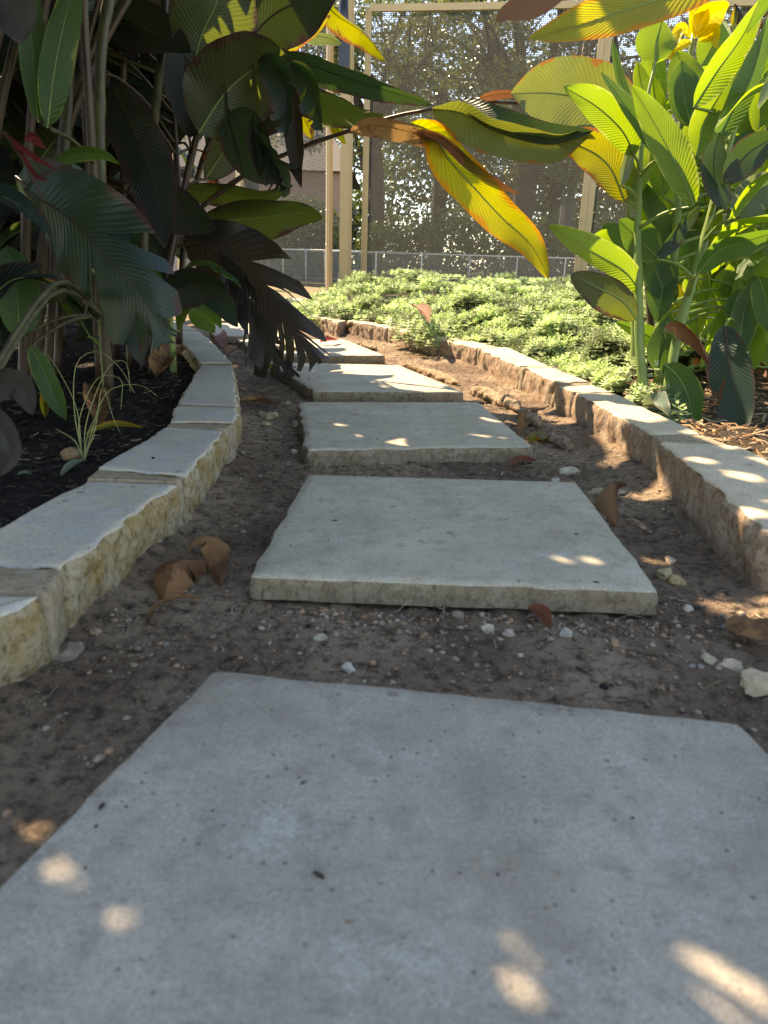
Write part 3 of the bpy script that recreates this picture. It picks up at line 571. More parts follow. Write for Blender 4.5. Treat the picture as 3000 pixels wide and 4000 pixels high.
LL(RBp, [
 ('fresh', [(2715, 430), (2680, 320), (2645, 200)], 2.35, 2.35, 140, (10, 20)),
 ('green', [(2700, 500), (2670, 360), (2660, 235)], 2.3, 2.3, 130, (15, 30)),
 ('fresh', [(2710, 420), (2800, 280), (2900, 140), (2965, 5)], 2.2, 2.15, 130, (25, 40), dict(fold=.3)),
 ('green', [(2790, 570), (2880, 390), (2960, 200), (3010, 50)], 2.2, 2.15, 110, (20, 50)),
 ('blue', [(2835, 818), (2790, 690), (2790, 590), (2810, 515)], 2.15, 2.1, 105, (20, 25)),
 ('fresh', [(2720, 610), (2760, 460), (2850, 310)], 2.25, 2.25, 130, (20, 30)),
 ('fresh', [(2590, 770), (2580, 650), (2565, 550)], 2.5, 2.5, 95, (0, 10)),
 ('fresh', [(2640, 800), (2640, 650), (2660, 520)], 2.55, 2.5, 110, (10, 10)),
 ('fresh', [(2680, 720), (2690, 560), (2740, 420)], 2.45, 2.45, 90, (20, 10)),
 ('blue', [(2830, 715), (2920, 600), (3060, 515)], 2.1, 2.05, 135, (20, 30)),
 ('fresh', [(2850, 860), (2930, 740), (3050, 640)], 2.2, 2.1, 60, (40, 60)),
 ('blue', [(2560, 1010), (2640, 905), (2735, 800)], 2.3, 2.25, 90, (50, 40), dict(fold=.5)),
 ('pale', [(2745, 610), (2770, 510), (2800, 440)], 2.3, 2.3, 80, (20, 30)),
 ('fresh', [(2740, 260), (2790, 160), (2800, 60)], 2.5, 2.5, 120, (0, 10)),
 ('green', [(2640, 1180), (2570, 1080), (2540, 900)], 2.5, 2.5, 110, (10, 10)),
 ('green', [(2620, 1010), (2590, 1120), (2570, 1260)], 2.5, 2.5, 110, (10, 10)),
 ('fresh', [(2690, 1080), (2690, 950), (2720, 830)], 2.6, 2.6, 90, (10, 10)),
 ('green', [(2720, 1075), (2800, 985), (2920, 940), (3090, 890)], 2.15, 2.0, 120, (35, 50), dict(fold=.3)),
 ('green', [(2600, 1425), (2655, 1480), (2690, 1560), (2715, 1690)], 2.25, 2.15, 120, (15, 10)),
 ('brown', [(2590, 1290), (2640, 1270), (2710, 1310), (2760, 1380), (2775, 1450)], 2.35, 2.35, 62, (20, 70), dict(curl=.5, wave=.08)),
 ('yellow', [(2630, 1250), (2640, 1180), (2620, 1090)], 2.6, 2.6, 70, (10, 10)),
])
LL(RC, [
 ('blue', [(2830, 1270), (2850, 1430), (2880, 1590), (2885, 1735)], 2.2, 2.1, 150, (15, 10), dict(tear=1, fold=.1)),
 ('fresh', [(2960, 1270), (2930, 1350), (2945, 1445)], 2.5, 2.5, 120, (10, 10)),
 ('green', [(2900, 1130), (2880, 1210), (2900, 1300)], 2.5, 2.5, 80, (10, 10)),
 ('fresh', [(2870, 1250), (2840, 1130), (2870, 1030)], 2.7, 2.7, 120, (10, 10)),
 ('fresh', [(2780, 1150), (2770, 1050), (2800, 950)], 2.9, 2.9, 120, (10, 10)),
 ('fresh', [(2900, 1060), (2950, 960), (3010, 880)], 2.6, 2.6, 130, (10, 10)),
 ('pale', [(2890, 860), (2950, 760), (3050, 690)], 2.5, 2.4, 160, (20, 10)),
 ('green', [(2960, 1080), (2990, 1160), (3010, 1300)], 2.4, 2.4, 100, (10, 10)),
 ('fresh', [(2860, 540), (2900, 460), (2960, 380)], 2.6, 2.6, 110, (10, 20)),
 ('green', [(2910, 480), (2880, 360), (2900, 240)], 2.6, 2.6, 120, (10, 20)),
 ('fresh', [(2960, 520), (2990, 380), (3040, 250)], 2.5, 2.5, 110, (10, 20)),
 ('fresh', [(2900, 620), (2930, 480), (2990, 350)], 2.6, 2.5, 100, (10, 20)),
 ('fresh', [(2740, 1250), (2720, 1150), (2700, 1060)], 3.0, 3.0, 100, (10, 20)),
 ('fresh', [(2760, 700), (2730, 600), (2740, 480)], 2.9, 2.9, 120, (10, 20)),
 ('fresh', [(2560, 900), (2540, 800), (2550, 700)], 3.0, 3.0, 110, (10, 20)),
 ('green', [(2940, 1000), (2900, 900), (2870, 780)], 2.8, 2.8, 130, (10, 20)),
 ('fresh', [(2800, 1420), (2790, 1330), (2820, 1240)], 2.9, 2.9, 110, (10, 20)),
 ('yellow', [(2860, 110), (2870, 60), (2880, 20)], 2.6, 2.6, 26, (10, 10)),
 ('purple', [(2900, 110), (2880, 60), (2870, 15)], 2.6, 2.6, 30, (10, 10)),
])
R3 = random.Random(5)
for i in range(72):
    x = R3.uniform(2540, 3020); y = R3.uniform(420, 1480); l = R3.uniform(230, 400); a = R3.gauss(.12, .38); D = R3.uniform(2.5, 3.0)
    pts = [(x, y), (x+math.sin(a)*l*.5, y-math.cos(a)*l*.5), (x+math.sin(a*1.6)*l, y-math.cos(a*1.3)*l*.95)]
    if y-l < 120: continue
    leaf(random.choice((RBp, RC)), R3.choice(('fresh', 'fresh', 'fresh', 'green')), D_(pts, D, D-.05), R3.uniform(70, 120), (R3.uniform(-40, 50), R3.uniform(-40, 50)), fold=R3.uniform(.1, .6))
# yellow flower
fl = [([(2715, 150), (2760, 70), (2850, 20)], 110), ([(2715, 140), (2720, 60), (2700, -20)], 80), ([(2730, 160), (2790, 120), (2805, 190)], 60), ([(2700, 160), (2640, 190), (2570, 230)], 46), ([(2700, 150), (2660, 110), (2640, 170), (2620, 200)], 40), ([(2600, 210), (2625, 215), (2640, 232)], 30)]
for pts, wd in fl: 
    o = leaf(RBp, 'petal', D_(pts, 2.42, 2.4), wd, (20, 20), st=False, wave=.1, mid=False, curl=.3); o.name = 'petal'
# spent brown seed heads on that stem
for (x, y) in [(2985, 50), (2975, 95), (2980, 140), (2930, 220), (2925, 240), (2990, 115)]:
    c = Pd(x, y, 2.25); B = MB(); B.tube([c+np.array([0, 0, -.012]), c+np.array([.004, 0, -.004]), c+np.array([0, .003, .006]), c+np.array([0, 0, .012])], [.003, .010, .008, .002], 7, nz=.5); B.build('seed_head', LM['tan'], RBp)
# right-hand leaf behind the crossing stem: bronze/teal with yellow sunlit part
RD = plant('canna_plant', 'bronze canna beyond the green ones, one big purple-rimmed leaf reaching left', [D_([(2560, 1480), (2530, 1100), (2510, 700), (2440, 420)], 2.9, 2.75)+[(2400, 100, 2.7), (2380, -200, 2.6)]], 'plant', g_r, 'd', (.014, .007))
leaf(RD, 'teal', D_([(2500, 415), (2380, 405), (2240, 375), (2120, 362), (1995, 366)], 2.65, 2.6), 270, (15, 5), fold=.12)
B = MB(); B.tube(catmull(px([(1860, 386, 2.7), (1960, 400, 2.68), (2150, 405, 2.68), (2440, 425, 2.68)]), 12), [.006, .007], 8); B.build('side_stalk', SM['d'], RD)
leaf(RD, 'brown', D_([(1870, 386), (1930, 370), (2000, 366), (2040, 372)], 2.66, 2.62), 40, (30, 30), st=False)
# nearest leaves hanging in at the top right, their plant stands just outside the frame
RE = plant('canna_plant', 'canna at the right beside the camera whose browning leaf tips hang into the top', [np.array([(.95, 1.0, .02), (.93, 1.05, .5), (.85, 1.1, 1.0), (.7, 1.1, 1.35)])], 'plant', g_r, 'g', (.016, .008))
leaf(RE, 'yellow', [(2950, -190, 1.25), (2780, -90, 1.25), (2560, 0, 1.22), (2330, 75, 1.2), (2062, 155, 1.2)], 185, (20, 25), fold=.15, label='yellowing leaf with a brown margin')
leaf(RE, 'brown', [(2300, -200, 1.2), (2200, -70, 1.2), (2100, 10, 1.2), (1990, 50, 1.2), (1935, 90, 1.2)], 120, (25, 30), fold=.2, wave=.06)

# ---- generic canna plants (filling both beds; many rise past the top of the frame)
def canna(x, y, z, h, mats, sm, n=7, lean=(0, 0), R=.5, W=.16, label='', group='', z0=.25, az=None, up=.55):
    top = np.array([x+lean[0], y+lean[1], z+h]); base = np.array([x, y, z]); mid_ = (base+top)/2+np.array([lean[0]*-.2, lean[1]*-.2, 0])
    S = np.array([base, mid_, top]); e = plant('canna_plant', label, [S], 'plant', group, sm, (.015, .006)); c = catmull(S, 50); a = random.random()*6.28 if az is None else az
    for i in range(n):
        t = z0+(1-z0)*(i+.5)/n; p = c[int(t*49)]; a += 2.4+random.uniform(-.5, .5); d = np.array([math.cos(a), math.sin(a), 0]); l = R*random.uniform(.8, 1.2); el = random.uniform(up-.25, up+.35)
        b0 = p+d*.04+np.array([0, 0, .05]); mt = random.choice(mats)
        P = np.array([b0, b0+d*l*.35*math.cos(el)+np.array([0, 0, l*.35*math.sin(el)+.05]), b0+d*l*.7+np.array([0, 0, l*.55*math.sin(el)]), b0+d*l*(1.0)+np.array([0, 0, l*(math.sin(el)*.6-.30)])])
        if group.startswith('bronze'):
            bad = False
            for q in np.concatenate([catmull(P, 9), catmull(P, 9)+np.array([0, 0, .07]), catmull(P, 9)-np.array([0, 0, .07])]):
                v_ = q-CAM; D = v_@Fw
                if D < .1: continue
                X = 1500+FPX*(v_@Rt)/D; Y = 2000-FPX*(v_@Up)/D
                if -60 < X < 3000 and -40 < Y < 4000 and (D < 2.35 or (X > 640 and D < 3.1) or X > 1150): bad = True; break
            if bad: continue
        leaf_build('leaf', e, P, W*random.uniform(.8, 1.15), LM[mt], (random.uniform(-25, 25), random.uniform(-25, 25)), fold=random.uniform(.1, .4), seed=random.randint(0, 9999), ref=(0, 0, 1), nt=20, nu=4, midmat=SM[sm], tear=random.choice((0, 0, 0, 3)))
        stalk(e, b0, d)
    return e
DK = ['dark', 'dark', 'olive', 'blue', 'purple', 'olive']
gl = [(-.78, 1.35, 1.9, (.10, -.05)), (-.95, 1.75, 2.2, (.15, 0)), (-.85, 2.25, 2.2, (.12, -.1)), (-1.2, 2.0, 2.0, (0, 0)), (-1.05, 2.7, 2.2, (.2, -.1)), (-1.35, 2.55, 2.1, (0, 0)), (-1.45, 3.1, 2.2, (.1, 0)), (-1.2, 3.3, 2.2, (.2, -.1)),
      (-1.6, 3.7, 2.1, (0, 0)), (-1.75, 2.9, 2.0, (0, 0)), (-1.9, 3.5, 2.2, (0, 0)), (-2.1, 4.2, 2.2, (0, 0)), (-1.55, 4.35, 2.0, (0, 0)), (-1.0, .95, 2.0, (.1, 0)), (-1.5, 1.5, 2.2, (0, 0)), (-1.3, 1.15, 2.0, (.1, 0)), (-2.3, 3.2, 2.1, (0, 0)), (-2.6, 4.0, 2.1, (0, 0)), (-1.75, 2.2, 2.1, (0, 0)), (-2.1, 2.7, 2.2, (0, 0)), (-2.9, 4.9, 2.2, (0, 0)), (-2.3, 4.9, 2.2, (0, 0)), (-1.85, 5.1, 2.0, (0, 0)), (-1.35, 1.7, 2.0, (0, 0)), (-1.6, 1.9, 2.2, (0, 0)), (-1.1, 1.4, 2.1, (0, 0)), (-3.2, 5.6, 2.2, (0, 0)), (-2.7, 5.8, 2.2, (0, 0)), (-3.6, 5.2, 2.2, (0, 0)), (-3.0, 4.2, 2.2, (0, 0)), (-2.4, 2.4, 2.1, (0, 0)), (-2.2, 2.0, 2.1, (0, 0))]+[(float(xL(y_)-.22-o_), y_, 1.45 if o_ < .3 else 2.0, (.1*(o_ < .3), 0)) for y_, o_ in [(3.3, .05), (3.6, .45), (3.9, .1), (4.2, .5), (4.5, .15), (4.9, .4), (5.2, .1), (5.5, .5), (3.5, .9), (4.1, 1.0), (4.7, 1.0), (5.3, 1.1), (3.0, .1), (6.0, .3), (2.9, 1.3), (3.4, 1.6), (2.5, 1.1)]]
for i, (x, y, h, ln) in enumerate(gl):
    canna(x, y, -.01, h, DK, 'd' if i % 3 else 'y', n=11, lean=ln, R=.52, W=.19, label='bronze canna among the dark crowd of stems filling the left bed', group='bronze cannas massed in the left bed', z0=.12).name and None
# low leafy shoots at the foot of the left clump
for i, (x, y, h) in enumerate([(-1.0, 1.75, .45), (-1.2, 2.25, .5), (-.95, 2.5, .4), (-1.35, 2.9, .5), (-.85, 2.95, .35), (-1.5, 2.4, .5)]):
    canna(x, y, -.01, h, ['green', 'blue', 'dark'], 'g', n=4, R=.28, W=.11, label='short young canna shoot at the foot of the left clump', group='young canna shoots in the left bed', z0=.25)
# canna crowns added above the frame to shade the near path
SHADE_CANOPY = set()
for i, (x, y, h, ln) in enumerate([(-.95, 1.05, 1.55, (.55, -.15)), (-1.05, 1.6, 1.75, (.75, .0)), (-1.15, 2.0, 1.9, (.8, .15)), (-.95, .6, 1.4, (.5, .0)), (-1.15, 2.3, 1.75, (.78, .35)), (-1.05, 1.5, 1.6, (.6, .5)), (-1.1, 1.9, 1.65, (.45, .25)), (-1.25, 2.8, 1.75, (.45, .1)), (-.95, .9, 1.3, (.35, .1)), (-1.1, 1.3, 1.5, (.3, .0)), (-1.2, 2.5, 1.6, (.55, .2)), (-1.35, 1.75, 1.95, (.05, 0)), (-1.2, 1.5, 1.75, (.1, .1)), (-1.45, 2.0, 2.0, (0, 0)), (-1.0, 1.7, 2.0, (.5, .0)), (-1.1, 2.2, 2.1, (.6, .1)), (-1.0, 1.3, 1.8, (.4, .1)), (-1.2, 2.6, 2.1, (.7, .0))]):
    e_ = canna(x, y, -.01, h, ['dark', 'olive', 'green'], 'd', n=10, lean=ln, R=.55, W=.20, label='bronze canna added to shade the near stepping stones, crown above the frame', group='bronze cannas added to shade the path', z0=.55, up=.3); SHADE_CANOPY.add(e_.name)
for i, (x, y, h) in enumerate([(1.35, 2.5, 1.3), (1.55, 2.9, 1.3), (1.2, 2.15, 1.1), (1.75, 2.4, 1.4), (1.25, 3.1, 1.0), (1.6, 3.6, 1.2)]):
    canna(x, y, .03, h, ['fresh', 'fresh', 'green'], 'g', n=8, R=.36, W=.12, label='green canna in the sunlit thicket at the right edge', group='green cannas massed at the right edge', z0=.15, up=.9)

# ------------------------------------------------------------------ herb ground cover (uncountable)
def herbs():
    P = []; 
    n = 23000; yy = 2.0+rng.random(n*3)**.85*5.0; xx = -1.2+rng.random(n*3)*4.6
    lim = xR(yy)+.085-.30*np.clip((yy-5.2)*3, 0, 1); keep = (xx > lim) & (xx < .95+yy*.42) & ~((yy < 2.95) & (xx > .86)) & (yy > 2.05)
    bare = (yy < 3.4) & (xx < lim+.10) & (rng.random(n*3) < .30); keep &= ~bare
    keep &= rng.random(n*3) < np.clip(3.4/yy, .35, 1)
    xx, yy = xx[keep][:n], yy[keep][:n]
    V = []; C = []
    for x, y in zip(xx, yy):
        d = x-xR(y)-.08; base = .022+min(.10, max(0, y-2.5)*.03)*min(1, max(0, d-.04)/.5)
        hh = (.045+.11*min(1, d/.30))*(.75+.5*fbm(x*2.2, y*2.2, 1, 2))+min(.05, max(0, y-3.5)*.02)+(.06 if fbm(x*5, y*5, 4, 2) > .35 else 0)
        P.append((x, y, base, max(.02, hh)))
    # sprays hanging over the edging
    for cx, cy in [(.20, 4.25), (.26, 4.1), (.12, 4.4), (.30, 4.3), (-.35, 5.35), (-.45, 5.6), (.22, 4.2), (-.5, 5.8)]:
        for _ in range(30): P.append((cx+rng.normal()*.05-.03, cy+rng.normal()*.06, .0, .02+rng.random()*.13))
    for x, y, zb, h in P:
        lean = rng.normal(0, .25, 2); tip = np.array([x+lean[0]*h*.6, y+lean[1]*h*.6, zb+h]); tint = rng.random(); sun = .85+.3*rng.random()  # sun: random tone of each sprig
        near = y < 4; layers = 4 if near else 3; ax = np.array([lean[0]*.5, lean[1]*.5, 1.]); ax /= np.linalg.norm(ax)
        a0 = rng.random()*3.14
        for k in range(layers):
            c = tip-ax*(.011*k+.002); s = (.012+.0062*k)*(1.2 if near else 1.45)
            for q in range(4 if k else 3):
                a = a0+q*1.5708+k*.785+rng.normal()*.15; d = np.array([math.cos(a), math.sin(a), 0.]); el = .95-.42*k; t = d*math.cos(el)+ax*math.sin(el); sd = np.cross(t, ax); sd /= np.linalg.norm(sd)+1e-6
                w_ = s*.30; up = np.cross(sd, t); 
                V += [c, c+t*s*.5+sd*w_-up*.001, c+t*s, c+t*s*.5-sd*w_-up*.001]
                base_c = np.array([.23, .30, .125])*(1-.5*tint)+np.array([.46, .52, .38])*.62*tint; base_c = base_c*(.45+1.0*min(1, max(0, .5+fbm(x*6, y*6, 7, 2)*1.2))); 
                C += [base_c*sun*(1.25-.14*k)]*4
    V = np.array(V); F = np.arange(len(V)).reshape(-1, 4); o = fastmesh('herb_ground_cover', V, F, M['herb'], col=np.array(C)); return tag(o, kind='stuff')
herbs().__setitem__('label', 'low silvery green herb ground cover filling the right bed')

# ------------------------------------------------------------------ pebbles, litter, dirt crumbs
import bmesh
def ico(sub):
    bm = bmesh.new(); bmesh.ops.create_icosphere(bm, subdivisions=sub, radius=1); v = np.array([q.co[:] for q in bm.verts]); f = np.array([[q.index for q in p.verts] for p in bm.faces]); bm.free(); return v, f
IC1, IC2 = ico(1), ico(2)
def height(x, y): return gz(x, y)
SLP = []
for poly, lab, k in SL:
    P = [Pz(x, y, 0.) for x, y in poly]
    if k == 1: P = [P[0], P[1], P[1]+np.array([.05, -.6, 0]), P[0]+np.array([-.15, -.6, 0])]
    SLP.append(np.array(P)[:, :2])
def inslab(x, y, mg=0):
    for P in SLP:
        s = 0
        for i in range(4):
            a, b_ = P[i], P[(i+1) % 4]; e = b_-a; cr = e[0]*(y-a[1])-e[1]*(x-a[0]); cr /= np.linalg.norm(e); s += cr < mg
        if s == 4: return True
    return False
PALC = [(.34, .28, .22), (.30, .20, .14), (.38, .34, .29), (.22, .14, .10), (.28, .26, .25), (.40, .26, .18), (.16, .12, .09), (.44, .40, .34)]
def gravel(n, region, smin, smax, name, label, wt=None):
    v, f = IC1; VV = []; FF = []; CC = []; b_ = 0; t = 0
    while t < n:
        x, y = region(); 
        if inslab(x, y, .0) or not (xL(y)+.085 < x < xR(y)-.085): 
            if rng.random() < .0005: t += 1
            continue
        s = smin+(smax-smin)*rng.random()**3; sc3 = s*rng.uniform(.6, 1.2, 3)*np.array([1, 1, .6]); a = rng.random()*6.28; R_ = np.array([[math.cos(a), -math.sin(a), 0], [math.sin(a), math.cos(a), 0], [0, 0, 1]])
        p = (v*(1+rng.normal(0, .12, (len(v), 1))))*sc3@R_.T+np.array([x, y, height(x, y)+s*.15]); VV.append(p); FF.append(f+b_); b_ += len(v)
        c = np.array(PALC[rng.integers(len(PALC))])*rng.uniform(.5, .95)*np.array([1.05, .95, .82]); CC.append(np.tile(c, (len(v), 1))); t += 1
    o = fastmesh(name, np.concatenate(VV), np.concatenate(FF), M['pebble'], col=np.concatenate(CC)); tag(o, label, kind='stuff'); return o
def reg_gap(): return rng.uniform(-.35, .62), rng.uniform(.62, 1.05)
def reg_gap2(): return rng.uniform(-.15, .45), .955-abs(rng.normal(0, .04))
def reg_all(): return rng.uniform(-.9, .62), rng.uniform(.35, 4.6)
gravel(1100, reg_gap, .0013, .0062, 'gravel', 'small mixed gravel on the soil between the two nearest stepping stones')
gravel(420, reg_gap2, .002, .007, 'gravel', 'grit gathered along the front edge of the second stepping stone')
gravel(2300, reg_all, .0013, .0068, 'gravel', 'fine grit scattered over the path soil')
def rock(px_, py_, sx, sy, sz, col, label, seed, name='stone', z=None, cat='stone', group=None, rot=0., amp=.38, v=None):
    vv, f = IC2; p = Pz(px_, py_, -.035 if z is None else z); R_ = random.Random(seed); V = []
    for q in vv:
        d = 1+amp*noise.noise(Vector(tuple(q*1.3+seed)))*1.6+amp*.4*noise.noise(Vector(tuple(q*3.4+seed))); V.append(q*d*np.array([sx, sy, sz]))
    V = np.array(V); c, s_ = math.cos(rot), math.sin(rot); V = V@np.array([[c, -s_, 0], [s_, c, 0], [0, 0, 1]]).T; zz = height(p[0], p[1]) if z is None else z
    col = (col[0]*.88, col[1]*.80, col[2]*.68); e = MB(); e.add(V*.9+np.array([p[0], p[1], zz+sz*.3]), [tuple(t) for t in f], col=col, smooth=amp < .1); return e.build(name, M['pebble'], None, label, cat, group)
TANC = (.40, .34, .24)
for a in [
 (1062, 1625, .028, .02, .017, (.44, .39, .26), 'largest yellowish rock of the little heap left of the path slabs', 1),
 (1020, 1612, .022, .016, .012, (.30, .25, .20), 'brownish rock leaning behind the yellowish one in the heap', 2),
 (1040, 1652, .018, .012, .009, (.46, .40, .27), 'flat pale rock lying in front of the heap', 3),
 (1120, 1575, .017, .013, .012, (.34, .29, .24), 'rounded rock between the heap and the shaded stone corner', 4),
 (1155, 1655, .013, .012, .013, (.42, .40, .36), 'pitted grey rock touching the left side of the third slab', 5),
 (1150, 1755, .010, .009, .008, (.62, .60, .56), 'small white chip beside the third slab', 6),
 (2222, 1833, .029, .017, .012, (.52, .50, .42), 'flat white pebble right of the path behind the second slab', 7),
 (2172, 1862, .015, .010, .008, (.46, .45, .40), 'smaller white pebble just in front of the flat one', 8),
 (2490, 2030, .030, .013, .011, (.36, .26, .19), 'long smooth brown pebble near the crumpled yellow leaf', 9),
 (2345, 1915, .030, .016, .012, (.40, .35, .27), 'knobbly tan rock at the far right corner of the second slab', 10),
 (2425, 1908, .012, .01, .007, (.42, .40, .37), 'small grey pebble right of the knobbly tan rock', 11),
 (2620, 2173, .017, .010, .008, (.44, .36, .28), 'oval pebble below the right edging, pale and half buried', 12),
 (2600, 2230, .017, .014, .012, (.46, .40, .26), 'lumpy yellowish rock right of the second slab', 13),
 (2645, 2245, .016, .010, .013, (.45, .38, .22), 'angular ochre rock beside the lumpy yellowish one', 14),
 (2693, 2355, .011, .008, .006, (.50, .48, .44), 'lone white pebble off the front right corner of the second slab', 15),
 (1908, 2445, .0105, .009, .008, (.56, .50, .42), 'smooth white pebble in front of the second slab', 16),
 (1990, 2465, .009, .009, .008, (.46, .40, .38), 'pinkish square pebble right of the smooth white one', 17),
 (2215, 2475, .0095, .008, .009, (.42, .42, .40), 'grey pebble right of the red leaf scrap', 18),
 (1790, 2410, .009, .008, .007, (.34, .27, .24), 'dull brown pebble against the second slab front', 19),
 (1360, 2595, .012, .008, .006, (.50, .50, .48), 'flat white chip behind the nearest slab', 20),
 (1255, 2477, .010, .007, .005, (.46, .44, .38), 'small flat cream chip left in the gravel gap', 21),
 (2405, 2503, .008, .006, .006, (.44, .30, .20), 'orange-brown pebble in the gravel gap', 22),
 (2770, 2568, .014, .008, .007, (.50, .45, .36), 'sunlit cream pebble near the large leaf at the right edge', 23),
 (2860, 2595, .014, .010, .008, (.56, .50, .42), 'angular cream stone below the large leaf at the right edge', 24),
 (2965, 2670, .030, .022, .014, (.52, .45, .34), 'big pale stone cut by the right edge of the frame', 25),
 (270, 2555, .022, .016, .010, (.24, .21, .18), 'dirty crumbling lump of mortar at the foot of the left edging', 26),
 (370, 2465, .009, .007, .006, (.32, .25, .18), 'small tan pebble by the dirty mortar lump', 27),
]: rock(a[0], a[1], a[2], a[3], a[4], a[5], a[6], a[7], rot=a[7]*.9, group='loose stones on the path')
rock(2360, 2667, .0062, .0062, .0062, (.012, .010, .010), 'round black berry lying on the soil behind the nearest slab', 30, 'berry', cat='berry', amp=.04)
rock(330, 1797, .003, .003, .003, (.02, .015, .012), 'tiny black seed on top of the left edging', 31, 'seed', z=.055, cat='seed', amp=.1) if False else None
rock(598, 1790, .0036, .0034, .003, (.02, .015, .012), 'tiny black seed on the pale left edging stone', 31, 'seed', z=.055, cat='seed', amp=.15)
def crumbs():
    v, f = IC1; VV = []; FF = []; CC = []; b_ = 0
    for k, (n, P) in enumerate(zip((110, 70, 60, 40), SLP)):
        for _ in range(n):
            a, c = rng.random(2)*.96+.02; q = (P[0]*(1-a)+P[1]*a)*(1-c)+(P[3]*(1-a)+P[2]*a)*c; s_ = rng.choice([.0006, .0009, .0013, .0024], p=[.5, .3, .15, .05]); an = rng.random()*6.28; l = s_*rng.uniform(1, 3.2)
            R_ = np.array([[math.cos(an), -math.sin(an), 0], [math.sin(an), math.cos(an), 0], [0, 0, 1]]); p = v*(1+rng.normal(0, .15, (len(v), 1)))*np.array([l, s_, s_*.5])@R_.T+np.array([q[0], q[1], .0006]); VV.append(p); FF.append(f+b_); b_ += len(v)
            CC.append(np.tile(np.array([(.06, .04, .03), (.14, .09, .05), (.03, .025, .02), (.25, .17, .1)][rng.integers(4)]), (len(v), 1)))
    tag(fastmesh('leaf_crumbs', np.concatenate(VV), np.concatenate(FF), M['litter'], col=np.concatenate(CC)), 'tiny dark leaf crumbs and grit lying on the stepping stones', kind='stuff')
crumbs()
# mud ridge along the right edging
def ridge(path, r, label, seed):
    B = MB(); c = catmull([Pz(x, y, -.03) for x, y in path], 60); c[:, 2] = [height(q[0], q[1])+r*.5 for q in c]; seg = 18; V = []
    for i, q in enumerate(c):
        t = c[min(i+1, 59)]-c[max(i-1, 0)]; t /= np.linalg.norm(t); s_ = np.array([t[1], -t[0], 0]); ta = min(1, 5*min(i, 59-i)/59)**.5
        for k in range(seg):
            a = 2*math.pi*k/seg; d = s_*math.cos(a)+np.array([0, 0, 1])*math.sin(a); rr = r*ta*(1+.5*noise.noise(Vector((q[0]*30+seed, q[1]*30, a)))+.35*fbm(q[0]*90+d[0]*2, q[1]*90, d[2]*2+seed, 3)); V.append(q+d*rr)
    f = [(i*seg+k, i*seg+(k+1) % seg, (i+1)*seg+(k+1) % seg, (i+1)*seg+k) for i in range(59) for k in range(seg)]; B.add(V, f); B.build('mortar_lump', M['mud'], None, label, 'mortar spill')
M['mud'] = rough_stone('dried_mortar_mud', (.34, .24, .16), (.40, .31, .21), (.19, .125, .08))
ridge([(1840, 1520), (1910, 1545), (1980, 1575), (2030, 1600)], .026, 'thick rope of dried mortar along the foot of the right edging', 1)
ridge([(1560, 1420), (1640, 1440), (1720, 1470), (1790, 1500)], .020, 'thinner dried mortar crumbs along the edging beside the half sunny slab', 2)
ridge([(2030, 1620), (2070, 1640), (2110, 1660)], .022, 'short crusty mortar spill at the sunlit end of the right edging', 3)
ridge([(1370, 1345), (1420, 1350), (1470, 1362)], .022, 'mortar crumbs at the far end of the right edging', 4)
ridge([(2130, 1700), (2180, 1715), (2230, 1740)], .018, 'shaded muddy lump at the foot of the right edging', 5)
# litter: fibres and twigs, mulch chips
def fibres(n, reg, lo, hi, name, label, pal, th=.0007, flat=.4):
    B = MB()
    VV = []; FF = []; CC = []; b_ = 0; t = 0; tries = 0
    while t < n and tries < n*20:
        tries += 1; x, y = reg()
        if inslab(x, y, .0) or abs(x-xL(y)) < .08 or abs(x-xR(y)) < .08: continue
        z = height(x, y); a = rng.random()*6.28; l = rng.uniform(lo, hi); bend = rng.normal(0, .9); pts = []; p = np.array([x, y, z+.001+rng.random()*.003]); k = 6
        for i in range(k): pts.append(p.copy()); p = p+np.array([math.cos(a), math.sin(a), rng.normal(0, .25)])*l/k; a += bend/k+rng.normal(0, .15)
        pts = np.array(pts); w_ = th*rng.uniform(.6, 2.2); sd = np.array([-math.sin(a), math.cos(a), 0])*w_; up = np.array([0, 0, w_*.9])
        V = np.concatenate([pts-sd, pts+up, pts+sd]); VV.append(V); F = []
        for i in range(k-1): F += [(i, i+1, k+i+1, k+i), (k+i, k+i+1, 2*k+i+1, 2*k+i)]
        FF.append(np.array(F)+b_); b_ += 3*k; c = np.array(pal[rng.integers(len(pal))])*rng.uniform(.6, 1.1); CC.append(np.tile(c, (3*k, 1))); t += 1
    return tag(fastmesh(name, np.concatenate(VV), np.concatenate(FF), M['litter'], col=np.concatenate(CC)), label, kind='stuff')
TW = [(.30, .24, .16), (.22, .15, .09), (.40, .34, .24), (.12, .08, .05)]
fibres(900, reg_all, .008, .05, 'plant_litter', 'thin dry fibres strewn over the path soil', TW)
fibres(160, lambda: (rng.uniform(-.25, .4), rng.choice([.965, 1.73, 2.58])-abs(rng.normal(0, .02))), .015, .06, 'root_litter', 'rootlets tucked under the front edges of the slabs', TW)
def reg_l():
    y = rng.uniform(.8, 3.6); return xL(y)-.09-rng.random()*1.1, y
def reg_r():
    y = rng.uniform(1.0, 3.0); return xR(y)+.09+rng.random()**1.3*.8, y
fibres(500, reg_l, .012, .06, 'dry_leaf_litter', 'straw coloured bits of dead leaf on the left bed mulch', [(.22, .15, .09), (.30, .22, .13), (.14, .09, .06)], .0018)
fibres(3200, reg_l, .01, .045, 'bark_mulch', 'dark shredded bark mulch covering the left bed', [(.03, .024, .02), (.05, .036, .026), (.02, .017, .015), (.09, .065, .045)], .0022)
fibres(1900, reg_r, .02, .11, 'dry_leaf_litter', 'straw coloured dead leaf litter under the right cannas', [(.36, .25, .14), (.26, .15, .08), (.16, .09, .05), (.42, .34, .22)], .0020)
